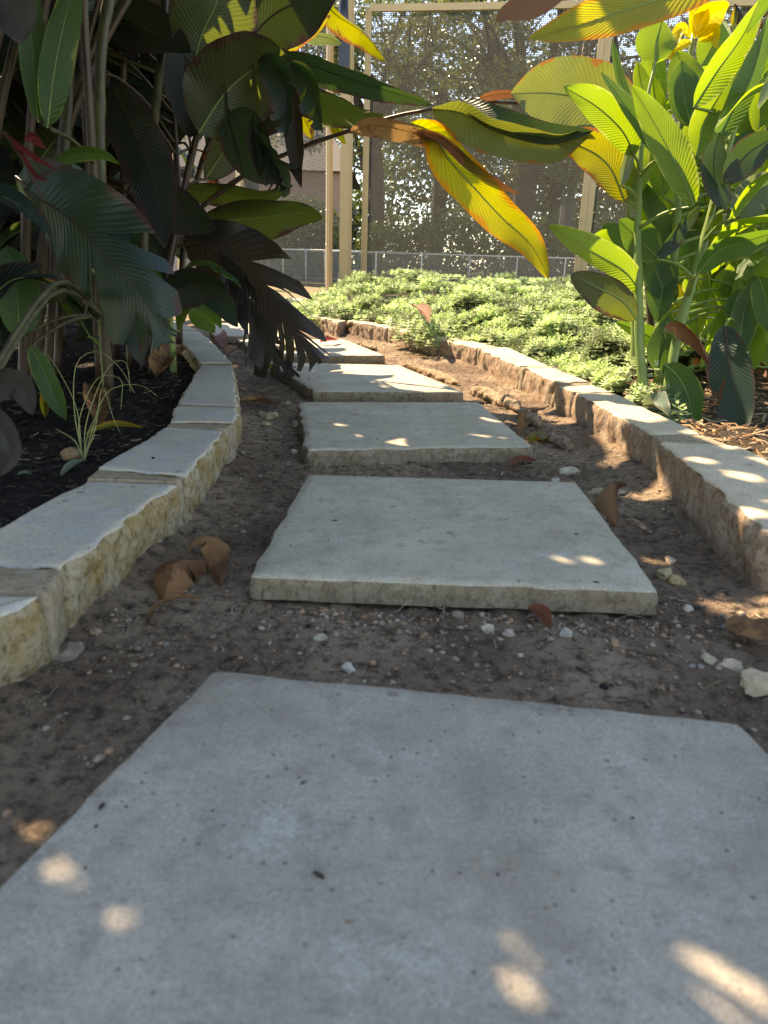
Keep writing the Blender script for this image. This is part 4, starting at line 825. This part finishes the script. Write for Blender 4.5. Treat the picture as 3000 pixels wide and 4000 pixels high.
fibres(500, lambda: (lambda y: (xR(y)+.09+abs(rng.normal(0, .05)), y))(rng.uniform(2.6, 3.7)), .01, .05, 'woody_litter', 'bleached bare stems of the herb along the right edging', [(.40, .32, .28), (.30, .22, .18), (.48, .42, .38)], .0011)
def reg_rl(): 
    y = rng.uniform(4.0, 4.9); return xR(y)-.1-rng.random()*.3, y
# fallen leaves
def fallen(label, path, wd, mat, z=None, name='fallen_leaf', zoff=None, group='fallen leaves around the path', **k):
    P = []
    for i, q in enumerate(path):
        p = Pz(q[0], q[1], -.035 if z is None else z); g = (height(p[0], p[1]) if z is None else z); p = np.array([p[0], p[1], g+.005+(zoff[i] if zoff else 0)]); P.append(p)
    D = (P[0]-CAM)@Fw; k.setdefault('curl', .5); k.setdefault('fold', .3); k.setdefault('wave', .09)
    o = leaf_build(name, None, P, wd*D/FPX, LM[mat], k.pop('roll', (0, 20)), ref=(0, -.2, 1), seed=hash(label) % 999 if False else len(label)*7, nt=20, nu=6, label=label, **k); tag(o, None, 'fallen leaf', group); return o
fallen('crumpled orange-brown leaf curled up left of the second slab', [(640, 2330), (690, 2275), (760, 2240), (830, 2215)], 170, 'tan', zoff=[.004, .03, .028, .012], curl=-.6, fold=-.35, wave=.14, tear=3, droop=.1)
fallen('brown curled scrap of leaf touching the crumpled one', [(740, 2215), (800, 2180), (850, 2200), (860, 2290)], 110, 'tan', zoff=[.03, .035, .02, .01], curl=-.5, wave=.15)
fallen('thin dry curl of leaf lying before the crumpled orange-brown one', [(790, 2335), (700, 2350), (620, 2370), (575, 2420), (620, 2440)], 22, 'tan', zoff=[.004, .006, .006, .004, .004], name='dry_stalk')
fallen('crumpled yellow leaf standing at the right side of the second slab', [(2400, 2030), (2385, 1960), (2410, 1925), (2445, 1930)], 110, 'tan', zoff=[0, .02, .03, .028], curl=-.9, fold=-.4)
fallen('large orange and tan leaf at the right edge of the frame', [(2860, 2440), (2920, 2500), (3020, 2540), (3120, 2570)], 170, 'tan', zoff=[.02, .03, .03, .02], curl=-.5)
fallen('small rust red leaf scrap on the gravel before the second slab', [(2060, 2400), (2110, 2420), (2150, 2460)], 60, 'rust', zoff=[.012, .01, .004])
fallen('long reddish leaf piece lying flat right of the third slab', [(1990, 1820), (2040, 1808), (2095, 1800)], 40, 'rust', zoff=[.002, .008, .004])
fallen('pinkish flat leaf beside the third slab in the sun', [(2030, 1680), (2060, 1650), (2090, 1625)], 60, 'tan', zoff=[.002, .012, .02])
fallen('orange-brown cupped leaf at the front right corner of the third slab', [(2065, 1715), (2100, 1700), (2130, 1725)], 62, 'yellow', zoff=[.004, .02, .012], curl=-.8)
fallen('tan leaf strip lying beyond the little rock heap', [(940, 1575), (1010, 1572), (1080, 1585)], 32, 'tan', zoff=[.004, .012, .006])
fallen('dark red leaf standing between the left edging and the far slabs', [(830, 1330), (860, 1350), (885, 1378)], 52, 'rust', zoff=[.03, .05, .02], curl=.3)
fallen('brown folded leaf just before the dark red standing one', [(885, 1400), (915, 1385), (945, 1378)], 40, 'brown', zoff=[.01, .03, .02])
fallen('yellow papery leaf hidden beside the fifth slab', [(1000, 1465), (1040, 1455), (1075, 1450)], 40, 'yellow', zoff=[.01, .02, .02])
fallen('pale dead leaf with yellow base lying behind the left edging', [(610, 1490), (660, 1450), (720, 1425)], 110, 'tan', z=.0, zoff=[.01, .05, .06])
fallen('long yellow leaf lying on the mulch behind the left edging', [(340, 1710), (440, 1690), (560, 1692)], 40, 'yellow', z=.0, zoff=[.005, .012, .01])
fallen('grey brown dead leaf among the wild grass bulbs', [(400, 1680), (380, 1620), (350, 1570)], 110, 'tan', z=.0, zoff=[.005, .03, .05])
fallen('yellow tattered leaf tip at the foot of the left stalks', [(180, 1650), (180, 1600), (175, 1570)], 40, 'yellow', z=.0, zoff=[.005, .03, .05])
fallen('grey weathered bark curl on the mulch by the left edging', [(240, 1880), (290, 1850), (340, 1825)], 40, 'pale', z=.0, zoff=[.006, .012, .01])
fallen('pale flat chip on the dark mulch at the far left', [(70, 1865), (100, 1858), (125, 1860)], 20, 'pale', z=.0)
fallen('orange-brown leaf caught on the herbs, far part of the bed', [(1610, 1225), (1650, 1240), (1680, 1262)], 48, 'brown', z=.15, zoff=[.04, .03, .0])
fallen('wide brown leaf lying on top of the herbs near the cannas', [(2235, 1275), (2290, 1262), (2340, 1290)], 52, 'brown', z=.12, zoff=[.02, .04, .02])
fallen('small orange leaf on the right edging under the herbs', [(1852, 1300), (1880, 1305), (1885, 1318)], 45, 'yellow', z=.06, zoff=[.02, .03, .0])
fallen('brown dead leaf draped at the foot of the right cannas', [(2700, 1480), (2780, 1530), (2810, 1600)], 90, 'brown', z=.04, zoff=[.05, .06, .01])
fallen('tan dead leaf lying behind the brown draped one', [(2880, 1500), (2940, 1520), (3010, 1540)], 80, 'tan', z=.04, zoff=[.05, .06, .03])
fallen('grey shrivelled leaf tangle hanging over the right edging', [(2510, 1590), (2560, 1600), (2610, 1640)], 60, 'pale', z=.055, zoff=[.0, .01, .005], curl=.9, wave=.2)
# red petals on the fifth slab
fallen('crumpled dark red petals fallen on the fifth slab', [(1250, 1345), (1285, 1348), (1318, 1342)], 36, 'red', z=.0, name='fallen_petal', zoff=[.008, .02, .012], group='fallen petals')
fallen('yellow curled leaf on the fifth slab behind the torn leaf', [(1085, 1362), (1120, 1368), (1180, 1372)], 26, 'yellow', z=.0)
# wild onion tuft in the left bed
c0 = Pz(322, 1800, 0.0); e = empty('wild_onion_tuft', c0, 'tuft of thin green blades with a brown bulb on the left mulch', 'grass tuft')
for i, pts in enumerate([[(325, 1790), (290, 1600), (300, 1420), (385, 1373), (470, 1440), (525, 1535)], [(322, 1790), (310, 1640), (380, 1480), (470, 1480), (475, 1560), (470, 1600)], [(330, 1790), (340, 1640), (420, 1440), (490, 1415), (510, 1530)], [(330, 1790), (400, 1560), (480, 1505), (560, 1510), (615, 1548)], [(325, 1790), (290, 1720), (218, 1675)], [(325, 1790), (370, 1680), (400, 1520), (445, 1640), (470, 1690)], [(320, 1790), (300, 1600), (230, 1450), (180, 1380)], [(330, 1800), (350, 1740), (372, 1700)], [(330, 1800), (345, 1690), (395, 1590)]]):
    d = 1.62; B = MB(); B.tube(catmull(px([(x, y, d) for x, y in pts]), 22), [.0022, .0009], 5, flat=.5); B.build('blade', SM['w'], e)
B = MB(); B.add(IC2[0]*np.array([.024, .022, .017])*(1+.25*np.array([[noise.noise(Vector(tuple(q*2.5)))] for q in IC2[0]]))+Pz(280, 1775, .012), [tuple(t) for t in IC2[1]], col=(.24, .15, .08)); B.build('bulb', M['pebble'], e)
# small seedling by the right edging and young cactus-like sprig on the left frame
# ------------------------------------------------------------------ patio and screen enclosure
XA, XB = Pz(1290, 1150, .12), Pz(700, 1097, .12)     # left screen line
gP = empty('patio_step', (-1.8, 7.4, 0), 'low concrete step and curb in front of the screened patio', 'step')
dirA = (XB-XA)/np.linalg.norm(XB-XA); nA = np.array([dirA[1], -dirA[0], 0]); nA = nA if nA[1] < 0 else -nA
B = MB(); B.beam(XA+nA*.10-dirA*.1+np.array([0, 0, -.12]), XA+dirA*4+nA*.10+np.array([0, 0, -.12]), .22, .10); B.build('coping', M['deck'], gP)
B = MB(); B.beam(XA+nA*.62-dirA*.3+np.array([0, 0, -.135]), XA+dirA*4+nA*.62+np.array([0, 0, -.135]), .5, .06); B.build('tread', M['slab'], gP)
B = MB(); B.beam(XA+nA*.03-dirA*.05+np.array([0, 0, -.05]), XA+dirA*4+nA*.03+np.array([0, 0, -.05]), .04, .05); B.build('kick_board', M['frame'], gP)
def panel(name, label, p0, p1, z0, z1, fw=.05, rails=(), group=None, st=(1, 1), fd=.04):
    """screen panel between ground points p0 and p1: stiles, rails, screws, mesh"""
    p0 = np.array(p0, float); p1 = np.array(p1, float); d = p1-p0; L = np.linalg.norm(d[:2]); d = d/L; e = empty(name, (p0[0], p0[1], z0), label, 'screen panel', group); n_ = np.array([d[1], -d[0], 0]); n_ = n_ if n_[1] < 0 else -n_
    for k, (s, off) in enumerate(((st[0], fw/2), (st[1], L-fw/2))):
        if not s: continue
        B = MB(); q = p0+d*off; B.beam((q[0], q[1], z0), (q[0], q[1], z1), fw, fd, up=(n_[0], n_[1], 0)); B.beam((q[0]+n_[0]*fd*.55, q[1]+n_[1]*fd*.55, z0+.01), (q[0]+n_[0]*fd*.55, q[1]+n_[1]*fd*.55, z1-.01), fw*.25, .006, up=(n_[0], n_[1], 0)); so_ = B.build('stile', M['frame'], e)
        B = MB()
        for z in np.arange(z0+.15, z1-.1, .32):
            c = np.array([q[0], q[1], z])+n_*(fd*.5+.003)+d*fw*.3*(1 if k == 0 else -1); B.tube([c-n_*.003, c+n_*.004], .006, 8)
        B.build('screw', M['screw'], so_)
    for z in (z0+fw/2, z1-fw/2, *rails):
        B = MB(); a = p0+d*fw; c = p0+d*(L-fw); B.beam((a[0], a[1], z), (c[0], c[1], z), fd, fw); B.build('rail', M['frame'], e)
    B = MB(); a = p0+d*fw*.7; c = p0+d*(L-fw*.7); w_ = L-fw*1.4; V = [(a[0], a[1], z0+fw*.6), (c[0], c[1], z0+fw*.6), (c[0], c[1], z1-fw*.6), (a[0], a[1], z1-fw*.6)]
    B.add(V, [(0, 1, 2, 3)], uv=[(0, z0), (w_, z0), (w_, z1), (0, z1)]); B.build('screen_mesh', M['screen'], e); return e
gS = 'screen panels of the patio enclosure'
ZT = 2.62
R0 = Py(1424, 1000, 7.65); R1 = Py(2272, 1000, 7.35); R2 = Py(3300, 1000, 7.05)
panel('screen_panel', 'wide screen panel between the tan post and the herbs, trees showing through', (R0[0]-.03, 7.65, 0), (R1[0], R1[1], 0), .08, ZT-.02, .055, group=gS)
panel('screen_panel', 'screen panel behind the right cannas', (R1[0]+.003, R1[1], 0), (R2[0], R2[1], 0), .08, ZT-.02, .055, group=gS)
aA = XA; panel('screen_panel', 'screen panel angled away left of the tan post, sill above the step', (aA[0], aA[1], 0), tuple((aA+dirA*1.9)[:2])+(0,), .12-.0, ZT+.25, .055, group=gS, fd=.045)
a2 = aA+dirA*1.904; panel('screen_panel', 'next screen panel to the left behind the bronze cannas', (a2[0], a2[1], 0), tuple((aA+dirA*3.8)[:2])+(0,), .12, ZT+.25, .055, group=gS, fd=.045)
pp = Py(1346, 1000, 7.6); e = empty('corner_post', (pp[0], 7.6, 0), 'tall tan square post at the corner of the screen enclosure', 'post')
B = MB(); B.box((pp[0], 7.63, 1.5), (.10, .10, 3.0)); B.build('post', M['frame'], e); B = MB(); B.box((pp[0]+.058, 7.60, 1.5), (.012, .05, 3.0)); B.build('edge_strip', M['frame'], e)
# dark pipe with a clamp near the top of the post
e = empty('dark_pipe', Py(1342, 250, 7.4), 'blue-black pipe with a bracket in front of the tan post top', 'pipe')
B = MB(); a = Py(1342, -80, 7.4); c = Py(1343, 190, 7.4); B.tube([a, c], .042, 14); B.build('pipe', M['black'], e)
B = MB(); c = Py(1345, 215, 7.4); B.box(c, (.10, .1, .19)); B.build('clamp', M['glassdark'], e)
B = MB(); B.tube([Py(1385, 25, 7.5), Py(1440, 27, 7.5)], .008, 8); B.tube([Py(1428, 22, 7.48), Py(1440, 32, 7.48)], .022, 8); B.build('hook', M['screw'], e)
# low fence far behind
def fence():
    e = empty('chain_link_fence', (-1.5, 19, 0), 'low pale chain link fence far behind the screens', 'fence'); zt = None
    P0 = Py(820, 965, 20.); P1 = Py(2420, 1015, 20.); d = P1-P0
    B = MB(); B.tube([P0-d*.3, P1+d*.3], .024, 8); B.build('top_rail', M['white_fence'], e)
    B = MB(); a = P0-d*.3; c = P1+d*.3; L = np.linalg.norm(c-a); B.add([(a[0], 20, -.1), (c[0], 20, -.1), c, a], [(0, 1, 2, 3)], uv=[(0, 0), (L, 0), (L, 1), (0, 1)]); B.build('fence_mesh', M['chain'], e)
    for x in (1105, 1195, 1270, 1470, 1648, 1835, 2020, 2210, 2390):
        t = (x-820)/1600; p = P0+d*t; B = MB(); B.tube([(p[0], 19.97, -.12), (p[0], 19.97, p[2]+.03)], .02, 8); B.build('fence_post', M['white_fence'], e)
fence()
# house wall seen left through the screens
e = empty('brick_house', (-3.4, 25, 0), 'pinkish brick house seen hazily through the left screens', 'house')
B = MB(); B.box((-5.6, 27, 1.5), (8.0, 5, 3.2)); B.build('wall', M['house'], e)
B = MB(); B.add([(-10, 24.1, 3.0), (-1.2, 24.1, 3.0), (-1.2, 29.9, 3.0), (-10, 29.9, 3.0), (-9, 27, 4.6), (-2.2, 27, 4.6)], [(0, 1, 5, 4), (2, 3, 4, 5), (1, 2, 5), (3, 0, 4), (0, 3, 2, 1)], smooth=False); B.build('roof', M['roof'], e)
B = MB(); B.box((-4.9, 24.48, 1.6), (.8, .06, 1.2)); B.build('window', M['glassdark'], e)
# a hanging slatted feeder seen through the screen near the right stile
c = Py(2213, 830, 12); e = empty('bird_feeder', c, 'grey slatted box hanging in the tree behind the screen', 'bird feeder'); 
B = MB(); B.box(c+np.array([0, 0, .19]), (.26, .26, .02)); B.box(c+np.array([0, 0, -.19]), (.24, .24, .02)); 
for k in range(7): B.box(c+np.array([-.1+k*.033, -.1, 0]), (.012, .012, .36))
B.box(c+np.array([0, .02, 0]), (.16, .14, .36)); B.build('cage', M['roof'], e)
B = MB(); B.tube([c+np.array([0, 0, .2]), c+np.array([0, 0, 2.4])], .004, 5); B.build('wire', M['black'], e)

# ------------------------------------------------------------------ trees
def tree(x, y, h, cr, crown_z, nleaf, label, trunk_r=.22, size=.10, fork=True, seed=0, tint=(1, 1, 1), low=.0):
    R_ = np.random.default_rng(seed); e = empty('tree', (x, y, 0), label, 'tree', 'trees beyond the screen')
    B = MB(); top = np.array([x+R_.normal()*.3, y, h*.55]); B.tube(catmull([(x, y, -.12), (x+.1, y, h*.25), top], 12), [trunk_r*1.2, trunk_r*.75], 10); ends = []
    for k in range(8):
        a = k*.785+R_.random()*.5; s = np.array([x, y, 0])+(top-np.array([x, y, 0]))*R_.uniform(.45, 1.); en = np.array([x+math.cos(a)*cr*R_.uniform(.5, .9), y+math.sin(a)*cr*.7, R_.uniform(crown_z-.2*cr, crown_z+cr*.8)])
        md = (s+en)/2+np.array([R_.normal()*.3, R_.normal()*.3, .4]); B.tube(catmull([s, md, en], 10), [trunk_r*.5, trunk_r*.1], 7); ends.append(en); ends.append(md)
        for _ in range(3):
            e2 = en+R_.normal(0, cr*.28, 3); B.tube(catmull([md, (md+e2)/2+R_.normal(0, .15, 3), e2], 6), [trunk_r*.2, trunk_r*.05], 5); ends.append(e2)
    B.build('trunk', M['bark'], e)
    nc = 70; cen = []
    for _ in range(nc):
        v = R_.normal(0, 1, 3); v /= np.linalg.norm(v); v *= R_.random()**.45; cen.append(np.array([x, y, crown_z])+v*np.array([cr, cr*.8, cr*.85]))
    cen = np.array(cen+ends); cs = R_.uniform(.25, .75, len(cen)); w8 = cs**2; w8 /= w8.sum(); ci = R_.choice(len(cen), nleaf, p=w8)
    v = R_.normal(0, 1, (nleaf, 3)); v /= np.linalg.norm(v, axis=1)[:, None]; v *= (R_.random((nleaf, 1))**.4)
    p = cen[ci]+v*cs[ci][:, None]*np.array([1.15, 1, .8]); p[:, 2] = np.maximum(p[:, 2], .1+low)
    d = R_.normal(0, 1, (nleaf, 3)); d /= np.linalg.norm(d, axis=1)[:, None]; u = np.cross(d, R_.normal(0, 1, (nleaf, 3))); u /= np.linalg.norm(u, axis=1)[:, None]; s = size*R_.uniform(.6, 1.2, (nleaf, 1))
    V = np.stack([p-d*s*.5, p+u*s*.28, p+d*s*.5, p-u*s*.28], 1).reshape(-1, 3); col = np.array([.09, .105, .042])*np.array(tint)*R_.uniform(.6, 1.5, (nleaf, 1)); col = col+np.array([.06, .03, .0])*R_.random((nleaf, 1))**3
    fastmesh('crown', V, np.arange(len(V)).reshape(-1, 4), M['tree_leaf'], col=np.repeat(col, 4, 0), parent=e)
tree(4.3, 27, 11, 4.2, 6.6, 26000, 'broad oak with dark forked limbs behind the wide screen panel', .38, .15, seed=3)
tree(-.6, 24, 10, 3.2, 6.2, 16000, 'oak standing behind the tan post, sky between its branches', .24, .13, seed=5, tint=(1.1, 1.1, .9))
tree(9.5, 26, 10, 4.2, 5.6, 20000, 'leafy oak behind the right screen panel', .3, .15, seed=8)
tree(1.8, 33, 13, 5.0, 5.2, 20000, 'tall grey-green tree farther back between the two oaks', .3, .17, seed=11, tint=(.9, 1, 1.1))
tree(-6.5, 33, 12, 5, 6.8, 16000, 'tree rising behind the brick house', .3, .17, seed=13)
tree(7.0, 35, 12, 5.5, 4.5, 20000, 'distant dense tree behind the broad oak', .3, .18, seed=15, tint=(.8, .95, .95))
tree(14, 30, 12, 5, 5.5, 12000, 'tree far right beyond the cannas', .3, .18, seed=17)
tree(-3.9, 21.5, 8.5, 2.7, 5.0, 17000, 'smaller oak in front of the brick house, crown hiding its roof', .2, .12, seed=21, low=2.3)
for i, (x, y, r, z) in enumerate([(-2.6, 23, 1.3, .9), (-.2, 22.5, .9, .7), (1.5, 23, 1.2, .8), (3.6, 22.5, 1.1, .7), (5.2, 22.2, 1.3, .9), (7.4, 23, 1.4, .9), (9.5, 22.5, 1.3, .9)]):
    R_ = np.random.default_rng(50+i); nl = 7000; e = empty('shrub', (x, y, 0), ['rough shrub in front of the brick house', 'olive shrub low behind the tan post', 'rounded shrub behind the fence left of the oak trunk', 'sunlit shrub behind the fence under the oak', 'dark rounded shrub near the oak trunk', 'wide shrub behind the fence at the right stile', 'shrub behind the right screen panel'][i], 'shrub', 'shrubs behind the far fence')
    v = R_.normal(0, 1, (nl, 3)); v /= np.linalg.norm(v, axis=1)[:, None]; v *= .55+.5*R_.random((nl, 1)); p = np.array([x, y, z])+v*np.array([r, r*.8, r]); p[:, 2] = np.abs(p[:, 2])
    d = R_.normal(0, 1, (nl, 3)); d /= np.linalg.norm(d, axis=1)[:, None]; u = np.cross(d, R_.normal(0, 1, (nl, 3))); u /= np.linalg.norm(u, axis=1)[:, None]; s = .09
    V = np.stack([p-d*s*.5, p+u*s*.28, p+d*s*.5, p-u*s*.28], 1).reshape(-1, 3); col = np.array([.08, .10, .035])*R_.uniform(.5, 1.4, (nl, 1)); fastmesh('foliage', V, np.arange(len(V)).reshape(-1, 4), M['tree_leaf'], col=np.repeat(col, 4, 0), parent=e)
    B = MB(); [B.tube([(x, y, -.1), (x+R_.normal()*.3*r, y+R_.normal()*.2, z*1.2)], [.03, .012], 6) for _ in range(5)]; B.build('stems', M['bark'], e)
# far wood closing the view: one mass
nl = 60000; xx = rng.uniform(-28, 34, nl); yy = 46+rng.normal(0, 2.2, nl); top = 7.5+2.5*np.sin(xx*.35)+1.6*np.sin(xx*1.1+1); zz = rng.random(nl)**.8*top
d = rng.normal(0, 1, (nl, 3)); d /= np.linalg.norm(d, axis=1)[:, None]; u = np.cross(d, rng.normal(0, 1, (nl, 3))); u /= np.linalg.norm(u, axis=1)[:, None]; s = .32; p = np.stack([xx, yy, zz], 1)
V = np.stack([p-d*s*.5, p+u*s*.32, p+d*s*.5, p-u*s*.32], 1).reshape(-1, 3); col = np.array([.06, .08, .035])*rng.uniform(.6, 1.3, (nl, 1))
tag(fastmesh('far_wood', V, np.arange(len(V)).reshape(-1, 4), M['tree_leaf'], col=np.repeat(col, 4, 0)), 'far-off wood closing the view', kind='stuff')

# holes cut in the overhanging leaves along sun rays, to place the sun flecks
bpy.context.view_layer.update(); dg = bpy.context.evaluated_depsgraph_get()
FLECK = [(230, 3400, 0, .011), (300, 3460, 0, .007), (515, 3480, 0, .010), (470, 3590, 0, .009), (2760, 3800, 0, .020), (2880, 3900, 0, .024), (2010, 3700, 0, .009), (2060, 3740, 0, .008), (2040, 3860, 0, .012), (2200, 2185, 0, .013), (2310, 2190, 0, .014), (2740, 1800, .055, .022), (2900, 1860, .055, .03), (2930, 2000, .055, .03), (2560, 2180, -.04, .02), (2850, 2350, -.04, .04), (2990, 2250, .0, .05), (110, 3230, -.04, .018), (2120, 1695, 0, .008), (1960, 1710, 0, .007), (2230, 1600, 0, .008)]
import bmesh as _b
holes = {}
for (x, y, z, rad) in FLECK:
    p0 = V3(Pz(x, y, z)); side_ = SUN.cross(Vector((0, 0, 1))).normalized(); upv = side_.cross(SUN)
    for q in range(7):
        o_ = p0+(side_*math.cos(q*1.047)+upv*math.sin(q*1.047))*rad*(0 if q == 6 else .85)+SUN*.02; n_ = 0
        while n_ < 14:
            hit, loc, nr, fi, ob, mt = sc.ray_cast(dg, o_, SUN)
            if not hit: break
            if ob.name.startswith('leaf') and ob.parent and (loc.z > .5): holes.setdefault(ob.name, set()).add((tuple(p0), rad))
            o_ = loc+SUN*.003; n_ += 1
nh = 0
for nm, hs in holes.items():
    ob = bpy.data.objects[nm]
    if ob.parent.name not in SHADE_CANOPY and not ob.parent['group'].startswith('bronze cannas massed'): continue
    bm = _b.new(); bm.from_mesh(ob.data); mw = ob.matrix_world; _b.ops.subdivide_edges(bm, edges=bm.edges, cuts=2, use_grid_fill=True); kill = []
    for f in bm.faces:
        c = mw @ f.calc_center_median()
        for p0, rad in hs:
            d = c-Vector(p0); d = (d-SUN*d.dot(SUN)).length
            if d < rad*(1+.35*noise.noise(c*40)): kill.append(f); break
    _b.ops.delete(bm, geom=kill, context='FACES'); bm.to_mesh(ob.data); bm.free(); nh += 1
